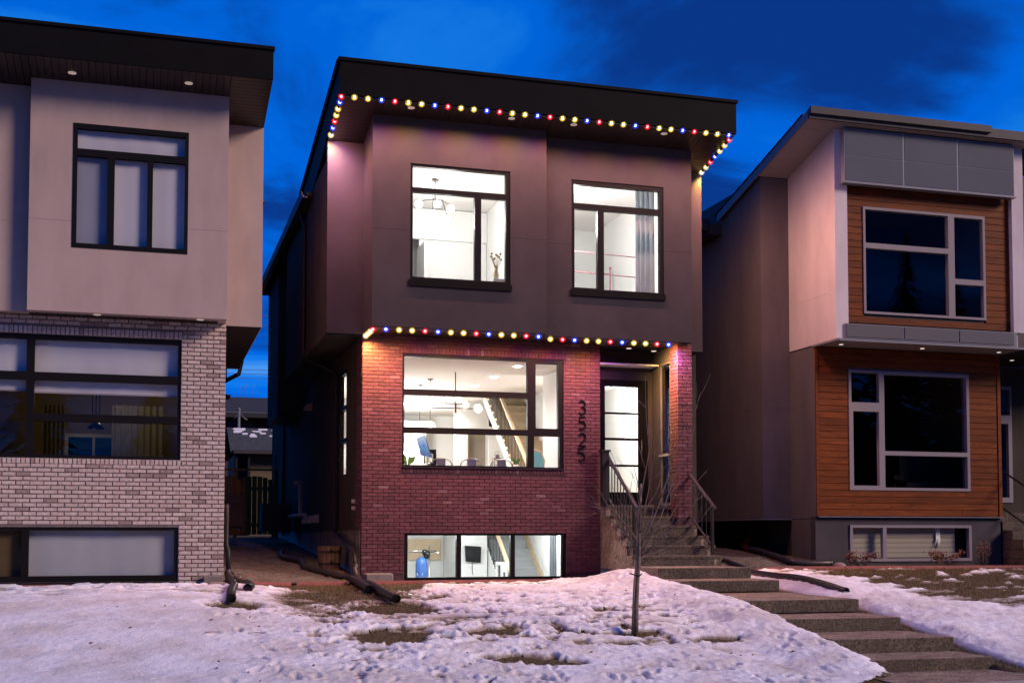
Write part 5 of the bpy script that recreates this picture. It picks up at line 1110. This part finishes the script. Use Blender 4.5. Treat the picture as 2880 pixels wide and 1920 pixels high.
# ================================================================== yard: pipes, edging, barrel, small things
def corr(pts, r, seg=.018):
    """corrugated hose following a polyline (smoothed)"""
    P = [Vector(p) for p in pts]; out = []
    for i in range(len(P)-1):
        p0, p1, p2, p3 = P[max(i-1, 0)], P[i], P[i+1], P[min(i+2, len(P)-1)]; n = max(2, int((p2-p1).length/seg))
        for k in range(n):
            t_ = k/n; out.append(.5*((2*p1)+(p2-p0)*t_+(2*p0-5*p1+4*p2-p3)*t_*t_+(3*p1-p0-3*p2+p3)*t_**3))
    out.append(P[-1]); rs = [r*(1+.05*(1 if k % 2 else -1)) for k in range(len(out))]
    mb = MB().tube(out, rs, 12, cap=False)
    inn = MB(); return mb, out
def gz(x, y, o=0): return float(ground(x, y))+o
def pipe(label, pts, r, m=M_hose, mouth=True, seg=.018):
    mb, out = corr(pts, r, seg); t = thing('drain_pipe', label, 'drain pipe', tuple(out[len(out)//2])); obj('hose', mb, m, t)
    if mouth:   # dark inside set a little back from the open end
        d = (out[-1]-out[-3]).normalized(); q = MB().tube([out[-1]-d*.06, out[-1]-d*.05], r*.97, 12); obj('mouth', q, M_tv, t)
        obj('rim', MB().tube([out[-1]-d*.03, out[-1]+d*.004], r*1.10, 12, cap=False).tube([out[-1]+d*.004, out[-1]-d*.03], r*.9, 12, cap=False), m, t)
    return t
o_ = .055
pipe('long black corrugated hose winding past the barrel out of the side yard', [(-.75, 6.5, gz(-.75, 6.5, .05)), (-.95, 4.4, gz(-.95, 4.4, o_)), (-.72, 3.0, gz(-.72, 3, o_)), (-.78, 1.9, gz(-.75, 1.9, o_)), (-.62, 1.1, gz(-.6, 1.1, o_)), (-.37, .36, gz(-.37, .36, o_)), (-.20, .02, gz(-.2, 0, .06)), (-.22, -.9, gz(-.2, -.9, .07)), (-.30, -2.1, gz(-.3, -2.1, .06)), (-.38, -3.05, gz(-.38, -3.05, .06))], .062)
pipe('black corrugated hose running from the downspout at the corner of the red bricks', [(-.11, -.05, .16), (-.12, -.12, .05), (-.10, -.45, gz(-.1, -.45, .05)), (-.12, -1.6, gz(-.1, -1.6, .055)), (-.19, -2.6, gz(-.2, -2.6, .055)), (-.27, -3.8, gz(-.27, -3.8, .06)), (-.25, -4.6, gz(-.25, -4.6, .075))], .062)
pipe('black corrugated hose reaching farthest onto the snow by the pale brick corner', [(-2.47, -1.84, .10), (-2.46, -2.0, .0), (-2.43, -2.5, gz(-2.43, -2.5, .06)), (-2.47, -3.1, gz(-2.47, -3.1, .06)), (-2.56, -4.0, gz(-2.56, -4, .06)), (-2.61, -4.85, gz(-2.61, -4.85, .075))], .064)
pipe('shorter black corrugated hose bent beside the pale brick corner', [(-2.38, -1.5, .06), (-2.28, -1.65, gz(-2.3, -1.7, .06)), (-2.17, -2.1, gz(-2.2, -2.1, .06)), (-2.18, -2.7, gz(-2.2, -2.7, .06)), (-2.28, -3.4, gz(-2.3, -3.4, .07))], .064)
for (x, y) in ((-2.45, -2.9), (-2.22, -2.9)): pass
tag(obj('tie_cord', MB().tube([(-2.54, -2.86, .06), (-2.44, -2.88, .085), (-2.36, -2.88, .02), (-2.24, -2.88, .09), (-2.14, -2.86, .04)], .007, 5), M_edge), 'thin red cord tied across the two hoses by the pale bricks', 'cord')
rp_ = lambda x, y, o=.08: (x, y, gz(x, y, .06)+o)
t = pipe('black drain pipe with an orange branch fitting beside the cedar house', [rp_(10.4, 7.2, .1), rp_(9.67, 4.3, .1), rp_(9.12, 2.5), rp_(8.9, 1.4), rp_(8.74, .2, .05), rp_(8.95, -.06, .02), rp_(9.3, -.12, .02), rp_(9.58, -.10, .02)], .068)
a, b = Vector(rp_(9.36, 3.28, .09)), Vector(rp_(9.12, 2.5)); obj('orange_fitting', MB().tube([a, a.lerp(b, .5), b], .082, 14), M_orange, t); c = a.lerp(b, .35)
obj('orange_branch', MB().tube([c, c+Vector((.16, .22, .10))], .07, 12).sphere(c+Vector((.18, .25, .115)), .085, 12, 8), M_orange, t)
pipe('black pipe lying along the right side of the steps into the snow', [(7.70, .9, gz(7.7, .9, .07)), (7.62, .1, gz(7.62, .1, .07)), (7.30, -1.1, gz(7.3, -1.1, .08)), (6.98, -2.5, gz(6.98, -2.5, .13)), (6.86, -3.6, gz(6.86, -3.6, .17)), (6.82, -4.4, gz(6.8, -4.4, .17)), (6.86, -5.1, gz(6.86, -5.1, .12))], .06)
# lawn edging strips
for lab, (x0, y0, x1, y1) in (('red lawn edging in front of the pale brick wall', (-6.8, -2.28, -2.62, -2.28)), ('left piece of red edging across the side yard', (-2.1, -.70, -1.32, -.56)), ('right piece of red edging across the side yard', (-1.22, -.55, -.34, -.50)),
                              ('red lawn edging below the red brick wall', (.02, -.44, 4.55, -.44)), ('red lawn edging in front of the gravel right of the steps', (6.9, -.40, 9.7, -.42)), ('red lawn edging below the cedar house', (9.72, -.42, 15, -.75))):
    mb = MB(); n = 8
    for k in range(n):
        xa, ya = x0+(x1-x0)*k/n, y0+(y1-y0)*k/n; xb, yb = x0+(x1-x0)*(k+1)/n, y0+(y1-y0)*(k+1)/n; za, zb = gz(xa, ya), gz(xb, yb); hh = .045
        mb.hexa([(xa, ya-.018, za-.12), (xb, yb-.018, zb-.12), (xa, ya+.018, za-.12), (xb, yb+.018, zb-.12), (xa, ya-.018, za+hh), (xb, yb-.018, zb+hh), (xa, ya+.018, za+hh), (xb, yb+.018, zb+hh)])
    tag(obj('lawn_edging', mb, M_edge), lab, 'lawn edging', 'red edging strips')
# soil bed strip under the houses
# half barrel
bx_, by_ = -.32, 1.8; bz_ = gz(bx_, by_, .005)
t = thing('barrel_planter', 'weathered wooden half barrel with two iron hoops in the side yard', 'barrel', (bx_, by_, bz_))
rad = lambda z: .205+.035*(z/.46)
n = 16
for k in range(n):
    a0, a1 = 2*math.pi*k/n+.015, 2*math.pi*(k+1)/n-.015; P = []
    for z in (0, .46):
        for r_ in (rad(z)-.022, rad(z)):
            for a in (a0, a1): P.append((bx_+r_*math.cos(a), by_+r_*math.sin(a), bz_+z))
    obj('stave', MB().hexa(P), M_barrel, t)
for z in (.13, .36): obj('hoop', MB().tube([(bx_+(rad(z)+.002)*math.cos(i*.2618), by_+(rad(z)+.002)*math.sin(i*.2618), bz_+z) for i in range(25)], .011, 6), M_black, t)
for z in (.15, .37): obj('bracket', MB().box(bx_-.02, bx_+.02, by_-rad(z)-.025, by_-rad(z)-.003, bz_+z-.01, bz_+z+.03), M_black, t)
obj('soil', MB().lathe((bx_, by_, bz_), [(.19, .02), (.21, .40)], 16), M_soil, t)
tag(obj('splash_block', MB().box(.03, .53, -.36, -.06, gz(.2, -.2)-.02, gz(.2, -.2)+.16), M_concrete, bevel=.02), 'grey concrete splash block against the red bricks', 'concrete block')
tag(obj('splash_block', MB().box(-2.88, -2.58, -2.24, -2.08, gz(-2.7, -2.2)-.02, gz(-2.7, -2.2)+.16), M_concrete, bevel=.015), 'dark concrete block against the pale bricks', 'concrete block')
tag(obj('loose_brick', MB().box(-2.78, -2.55, -2.40, -2.29, gz(-2.7, -2.3)-.01, gz(-2.7, -2.3)+.07), mat('loose_pink_brick', (.36, .24, .19), .9), bevel=.006), 'loose pinkish brick lying in front of the dark concrete block', 'brick')
tag(obj('rock', MB().sphere((9.78, -.1, gz(9.78, -.1)+.02), .14, 12, 8, .55), M_stone), 'rounded stone beside the open end of the drain pipe', 'rock')
# air conditioners under dark covers
def ac(label, x0, x1, y0, y1, z0, z1):
    t = thing('air_conditioner', label, 'air conditioner', ((x0+x1)/2, (y0+y1)/2, z0)); obj('cover', MB().box(x0, x1, y0, y1, z0, z1), mat('dark_cover', (.05, .042, .038), .8, var=.2, scale=3), t, bevel=.03)
    for x_ in (x0+.06, x1-.10): obj('bracket', MB().box(x_, x_+.04, y0+.05, y1, z0-.08, z0-.0005), M_black, t)
    obj('line_set', MB().tube([((x0+x1)/2, y0+.2, z0), ((x0+x1)/2, y0+.2, z0-.16)], .02, 6), M_black, t)
ac('dark covered air conditioner in front of the dark house wall', -.90, -.14, 10.0, 10.8, .80, 1.515); ac('dark covered air conditioner on the wall of the beige house', -2.15, -1.42, 9.0, 9.7, .88, 1.675)
# fence and arched gate at the end of the side yard
t = thing('wooden_gate', 'arched cedar gate of upright pickets between the houses', 'gate', (-.8, 14, .7))
xs = np.arange(-1.30, -.20, .152)
for k, x in enumerate(xs):
    u = (x+.06+.77)/.53; top = 2.28+.13*(1-min(1, u*u)); obj('picket', MB().box(x, x+.138, 14, 14.02, .72, top), M_pine, t)
obj('gate_rail', MB().box(-1.3, -.2, 14.025, 14.06, .95, 1.04).box(-1.3, -.2, 14.025, 14.06, 2.0, 2.09), M_pine, t)
t = thing('wooden_fence', 'cedar fence with tall posts and a top beam beside the gate', 'fence', (-1.6, 14, .7))
for k in range(4): obj('picket', MB().box(-1.96+k*.152, -1.96+k*.152+.138, 14.0, 14.02, .72, 2.40), M_pine, t)
obj('post', MB().box(-1.37, -1.27, 13.95, 14.05, .5, 2.57), M_pine, t); obj('post', MB().box(-.22, -.10, 13.95, 14.05, .5, 2.54), M_pine, t); obj('top_beam', MB().box(-2.1, -.05, 13.94, 14.06, 2.571, 2.62), M_pine, t)
# dead shrubs at the cedar house
def shrub(label, c, w, h, n, seed, upright=False):
    t = thing('shrub', label, 'shrub', (c[0], c[1], gz(*c))); r_ = random.Random(seed); st = MB(); lf = MB()
    for i in range(16 if not upright else 26):
        a = r_.uniform(-1, 1); b = r_.uniform(-.5, .5); p = Vector((c[0]+a*.08, c[1]+b*.05, gz(*c)-.02)); tip = Vector((c[0]+a*w*(.5 if upright else 1), c[1]+b*w*.5, gz(*c)+h*r_.uniform(.55, 1)))
        mid = p.lerp(tip, .5)+Vector((r_.uniform(-.03, .03), 0, .05)); st.tube([p, mid, tip], [.007, .005, .003], 5)
        for k in range(n):
            q = mid.lerp(tip, r_.uniform(-.2, 1.1))+Vector((r_.gauss(0, .045), r_.gauss(0, .045), r_.gauss(0, .03))); d = Vector((r_.gauss(0, 1), r_.gauss(0, 1), r_.gauss(0, 1))).normalized()*.028; e = d.cross(Vector((r_.gauss(0, 1), r_.gauss(0, 1), r_.gauss(0, 1)))).normalized()*.018
            b0 = len(lf.v); lf.v += [tuple(q-d), tuple(q+e+Vector((0, 0, .008))), tuple(q+d), tuple(q-e)]; lf.f += [(b0, b0+1, b0+2), (b0, b0+2, b0+3)]
    obj('stem', st, M_bark, t); o = obj('dead_leaves', lf, M_shrub, t); o['kind'] = 'stuff'
shrub('low rusty dead shrub at the left corner of the basement window', (10.4, .02), .40, .30, 14, 1); shrub('wide rusty dead shrub below the white glove', (12.25, -.1), .45, .36, 14, 2)
shrub('upright dark dead stalks at the right corner of the basement window', (13.25, -.1), .30, .52, 5, 3, True)
# loose leaves and twigs on the snow
lf = MB(); r_ = random.Random(4)
for i in range(70):
    x, y = r_.uniform(-4.5, 4.2), r_.uniform(-9.3, -3.0); z = gz(x, y, -.02)+float(snow_thick(np.array([[x]]), np.array([[y]]))[0, 0])+.006
    a = r_.uniform(0, 6.28); l = r_.uniform(.015, .04); d = Vector((math.cos(a)*l, math.sin(a)*l, .008)); e = Vector((-math.sin(a)*l*.5, math.cos(a)*l*.5, .012)); q = Vector((x, y, max(z, gz(x, y))))
    b0 = len(lf.v); lf.v += [tuple(q-d), tuple(q+e), tuple(q+d), tuple(q-e)]; lf.f += [(b0, b0+1, b0+2), (b0, b0+2, b0+3)]
for i in range(12):
    x, y = r_.uniform(-4, 4), r_.uniform(-9.2, -6); z = gz(x, y, -.02)+float(snow_thick(np.array([[x]]), np.array([[y]]))[0, 0])+.012; a = r_.uniform(-.5, .5); lf.tube([(x, y, z), (x+.1*math.cos(a), y+.1*math.sin(a), z+.01), (x+.2*math.cos(a+.3), y+.2*math.sin(a+.3), z)], .004, 4)
o = obj('dead_leaves', lf, M_shrub); o['kind'] = 'stuff'

# ------------------------------------------------------------------ young bare tree with its stake
TX, TY = 2.37, -7.35; TZ = gz(TX, TY, -.05)
t = thing('young_tree', 'young bare tree planted in the snow in front of the steps', 'tree', (TX, TY, TZ))
D0 = (Vector((TX, TY, 0))-Vector((CAM.x, CAM.y, 0))).length
def tp(px, py, dy=0):
    """tree point from its sideways and upward offset in the trunk's own plane (metres)"""
    s = Vector((math.cos(yaw), -math.sin(yaw), 0)); f_ = Vector((math.sin(yaw), math.cos(yaw), 0)); k = .00470
    return Vector((TX, TY, TZ+.04))+s*(px-1785)*k+Vector((0, 0, 1))*(1782-py)*k+f_*dy
TRK = [(1785, 1790), (1787, 1700), (1790, 1640), (1794, 1585), (1796, 1540), (1797, 1500)]
mb = MB().tube([tp(*p) for p in TRK], [.036, .031, .028, .026, .022, .018], 9); obj('trunk', mb, M_bark, t)
rt_ = random.Random(9)
BR = [([(1794, 1585), (1775, 1550), (1745, 1500), (1720, 1465), (1695, 1445), (1660, 1440)], .010, .1), ([(1796, 1530), (1770, 1490), (1740, 1455), (1705, 1420), (1690, 1390), (1655, 1360)], .011, -.15), ([(1797, 1510), (1790, 1460), (1800, 1400), (1815, 1330), (1826, 1270), (1818, 1180), (1816, 1060)], .014, .05),
      ([(1797, 1540), (1830, 1470), (1850, 1420), (1872, 1350), (1885, 1290), (1920, 1210), (1955, 1150)], .013, -.2), ([(1797, 1560), (1825, 1520), (1850, 1480), (1878, 1400), (1900, 1340), (1935, 1280), (1960, 1200)], .012, .25), ([(1795, 1570), (1840, 1530), (1885, 1490), (1900, 1468), (1935, 1445), (1965, 1380)], .010, -.1),
      ([(1795, 1590), (1850, 1550), (1905, 1525), (1960, 1500)], .008, .2), ([(1797, 1500), (1785, 1440), (1768, 1390), (1740, 1320), (1722, 1270)], .009, .2), ([(1797, 1480), (1800, 1420), (1790, 1360), (1775, 1300), (1770, 1215)], .009, -.2),
      ([(1797, 1520), (1812, 1440), (1828, 1370), (1840, 1310), (1850, 1260)], .009, .3), ([(1797, 1530), (1840, 1490), (1880, 1460), (1925, 1395), (1990, 1325)], .009, .15), ([(1796, 1550), (1760, 1500), (1725, 1470), (1690, 1440), (1670, 1395)], .008, .3),
      ([(1797, 1500), (1815, 1430), (1840, 1390), (1860, 1330), (1850, 1240), (1845, 1160)], .009, -.25), ([(1800, 1560), (1870, 1535), (1940, 1490), (1990, 1420)], .007, -.3)]
def sub(mb, p, d, r, n):
    if n == 0 or r < .0016: return
    L_ = rt_.uniform(.16, .36); q = p+d*L_*.5+Vector((0, 0, .02)); e = p+d*L_+Vector((0, 0, .07)); mb.tube([p, q, e], [r, r*.8, r*.45], 5)
    for i in range(rt_.choice((1, 1, 2))):
        nd = (d+Vector((rt_.gauss(0, .45), rt_.gauss(0, .45), rt_.gauss(.15, .3)))).normalized(); sub(mb, p.lerp(e, rt_.uniform(.4, .9)), nd, r*.6, n-1)
for pts, r, dep in BR:
    P = [tp(px, py, dep*i/(len(pts)-1)) for i, (px, py) in enumerate(pts)]; mb = MB().tube(P, [max(.0022, r*(1-.85*i/(len(P)-1))) for i in range(len(P))], 6)
    for i in range(1, len(P)):
        for k in range(2):
            if rt_.random() < .34:
                q = P[i-1].lerp(P[i], rt_.random()); d = (P[i]-P[i-1]).normalized(); d = (d+Vector((rt_.gauss(0, .55), rt_.gauss(0, .55), rt_.gauss(.05, .35)))).normalized(); sub(mb, q, d, r*.42, rt_.choice((1, 1, 2)))
    obj('branch', mb, M_bark, t)
tag(obj('tree_stake', MB().tube([tp(1776, 1790, .06), tp(1783, 1640, .06), tp(1797, 1500, .06), tp(1803, 1362, .06)], [.013, .013, .014, .012], 7), M_stake), 'thin pale wooden stake tied to the young tree', 'stake')
tag(obj('tree_tie', MB().tube([tp(1772, 1612, .08), tp(1795, 1618, -.05), tp(1803, 1612, .02)], .010, 6), M_black), 'black tie band round the young tree and its stake', 'tie')

# ------------------------------------------------------------------ houses, garage, pole and trees behind
t = thing('back_house', 'dark house far behind across the lane with a long low roof', 'house', (3, 47, .75)); M_far = mat('far_brown_wall', (.055, .032, .030), .9, var=.15, scale=.6)
obj('wall', MB().panel('y', -9, 12, .7, 7.2, 45, 45.2, [(-.4, .83, 5.9, 6.87), (2.37, 3.2, 5.7, 6.83)]), M_far, t); obj('wall', MB().box(.86, 1.75, 44.85, 44.99, 5.5, 6.98), mat('far_red_wall', (.10, .05, .05), .9), t)
obj('roof', MB().prism([(43.6, 6.9), (49.5, 8.35), (54, 6.9), (54, 7.1), (49.5, 8.6), (43.6, 7.12)], -10, 13), M_roofing, t)
window(t, 'y', -.4, .83, 5.9, 6.87, 45.02, [(-.36, .22, 6.0, 6.82), (.30, .79, 6.0, 6.82)], depth=.12); window(t, 'y', 2.37, 3.2, 5.7, 6.83, 45.02, [(2.42, 3.15, 6.3, 6.78), (2.42, 3.15, 5.75, 6.22)], depth=.12)
obj('back_wall', MB().box(-9, 12, 46, 46.1, .7, 7), mat('far_room', (.16, .16, .17), .9), t); obj('roof_vent', MB().lathe((.5, 48.6, 8.2), [(.15, 0), (.15, .35), (.2, .36), (.2, .42)], 12), M_black, t)
t = thing('garage', 'low garage behind the gate with patches of snow on its roof', 'garage', (.8, 28, .7))
obj('wall', MB().box(.08, 4, 26.6, 31, .7, 3.85).box(-.5, .08, 27.2, 31, .7, 3.85), mat('garage_tan', (.13, .10, .06), .9), t); obj('wall', MB().box(-.5, .07, 27.0, 27.19, .7, 3.85), M_black, t)
obj('roof', MB().prism([(26.0, 3.86), (28.4, 4.9), (31.5, 3.86), (31.5, 3.98), (28.4, 5.02), (26.0, 3.98)], -.72, 4.4), mat('garage_shingles', (.05, .055, .055), .95, var=.3, scale=6), t)
obj('gutter', MB().box(-.6, 4.4, 25.9, 26.0, 3.84, 3.98), M_whitemetal, t); obj('porch_post', MB().box(-.52, -.44, 26.1, 26.2, .7, 3.84).box(-.05, .03, 26.1, 26.2, .7, 3.84), M_black, t)
sn = MB(); r_ = random.Random(8)
for i in range(15):
    x, u = r_.uniform(-.5, 1.4), r_.uniform(.55, .95); y = 26+2.4*u; z = 3.985+1.04*u; w, d = r_.uniform(.06, .22), r_.uniform(.03, .09); P = []
    for dz in (0, .035):
        for dy in (-d, d):
            for dx in (-w, w): P.append((x+dx*r_.uniform(.6, 1.1), y+dy, z+dy*.433+dz))
    sn.hexa(P)
osn = obj('roof_snow', sn, mat('roof_snow', (.75, .75, .77), .8), t); osn['kind'] = 'stuff'
t = thing('utility_pole', 'grey metal utility pole behind the garage', 'utility pole', (0, 32, .7)); obj('pole', MB().tube([(0, 32, .7), (0, 32, 6.12)], .06, 10), mat('galvanised_grey', (.16, .16, .17), .6), t); obj('insulator', MB().tube([(0, 32, 6.0), (.25, 32, 5.75), (.35, 32, 5.7)], .03, 6).tube([(0, 32, 6.0), (-.22, 32, 5.7)], .02, 6).sphere((0, 32, 6.13), .08, 10, 6), mat('galvanised_grey', (.16, .16, .17), .6), t)
for i, (z, y, s_) in enumerate(((11.68, 40, .0), (11.17, 40, .0), (8.93, 40, 0), (8.73, 40, 0), (8.51, 40, 0), (6.0, 31.8, .08), (5.3, 31.8, .02), (4.9, 31.8, .0))):
    lab = ('topmost overhead wire crossing the gap', 'second overhead wire from the top in the gap', 'highest wire of the lower group over the far roof', 'middle wire of the lower group over the far roof', 'lowest wire of the lower group over the far roof', 'thick wire strung from the head of the utility pole', 'upper thin wire in front of the far windows', 'lower thin wire in front of the far windows')[i]
    tag(obj('power_line', MB().tube([(-14, y, z+.5-s_), (-5, y, z+.05-s_/2), (1, y, z), (6, y, z+.05+s_), (14, y, z+.5)], .014 if z < 6.5 else .011, 5), M_strip if i == 5 else M_bark), lab, 'wire', 'overhead wires')
def bare_tree(label, x, y, z0, h, w, seed):
    t = thing('bare_tree', label, 'tree', (x, y, z0)); r_ = random.Random(seed); tr = MB().tube([(x, y, z0), (x+.1, y, z0+h*.45)], [.16, .10], 7); obj('trunk', tr, M_bark, t); br = MB()
    def grow(p, d, r, n):
        if n == 0: return
        q = p+d*h*.17*r_.uniform(.6, 1.2); br.tube([p, q], [r, r*.7], 5)
        for k in range(r_.choice((2, 2, 3))): grow(q, (d+Vector((r_.gauss(0, .5), r_.gauss(0, .3), r_.gauss(.1, .3)))).normalized(), r*.62, n-1)
    for k in range(5): grow(Vector((x+.1, y, z0+h*.42)), Vector((r_.gauss(0, .6)*w, r_.gauss(0, .4), 1)).normalized(), .05, 4)
    obj('crown', br, mat('far_twigs', (.16, .09, .05), .9), t)
bare_tree('bare leafless tree showing above the far roof in the gap', 1.5, 60, .8, 10.2, 1, 3)

# spruces across the street, behind the camera: the windows mirror them
def spruce(label, x, y, h, seed):
    z0 = -1.1; t = thing('spruce_tree', label, 'tree', (x, y, z0), 'spruces across the street'); r_ = random.Random(seed)
    obj('trunk', MB().tube([(x, y, z0), (x, y, z0+h*.97)], [.22, .03], 8), M_bark, t)
    mb = MB()
    for i in range(900):
        u = r_.random()**.8; z = z0+h*(.08+.9*u); L_ = (1-u)*h*.20*r_.uniform(.6, 1.1)+.15; a = r_.uniform(0, 6.28); d = Vector((math.cos(a), math.sin(a), 0)); q = Vector((-d.y, d.x, 0))
        for k in range(3):
            f0, f1 = .15+.28*k, .15+.28*k+r_.uniform(.25, .4); w_ = L_*.16*r_.uniform(.7, 1.3); dr = -.28*L_
            a0 = Vector((x, y, z))+d*L_*f0+Vector((0, 0, dr*f0*f0)); a1 = Vector((x, y, z))+d*L_*f1+Vector((0, 0, dr*f1*f1-.05)); b = len(mb.v)
            mb.v += [tuple(a0), tuple((a0+a1)/2+q*w_+Vector((0, 0, -.12*L_*.5))), tuple(a1), tuple((a0+a1)/2-q*w_+Vector((0, 0, -.12*L_*.5)))]; mb.f += [(b, b+1, b+2, b+3)]
    obj('crown', mb, mat('spruce_needles', (.02, .03, .018), .9, c2=(.045, .06, .03), scale=2), t); return t
sp = spruce('dark spruce across the street, mirrored in the house windows', 41, -44, 21, 5)
for i, (x, y) in enumerate(((-31, -47), (-24, -49), (-16, -46), (-9, -48), (-3.5, -46), (5, -49), (11.5, -46), (17.5, -48), (24, -46), (30.5, -45), (35.5, -43), (46, -46), (51, -49))):
    r_ = copy_tree(sp, (x, y, -1.1), sp['label']); r_.rotation_euler = (0, 0, i*1.9); k = (.8, .75, .6, .7, .55, .75, .8, .7, .75, .9, 1.12, .95, .7)[i % 13]; r_.scale = (k*1.1, k*1.1, k)
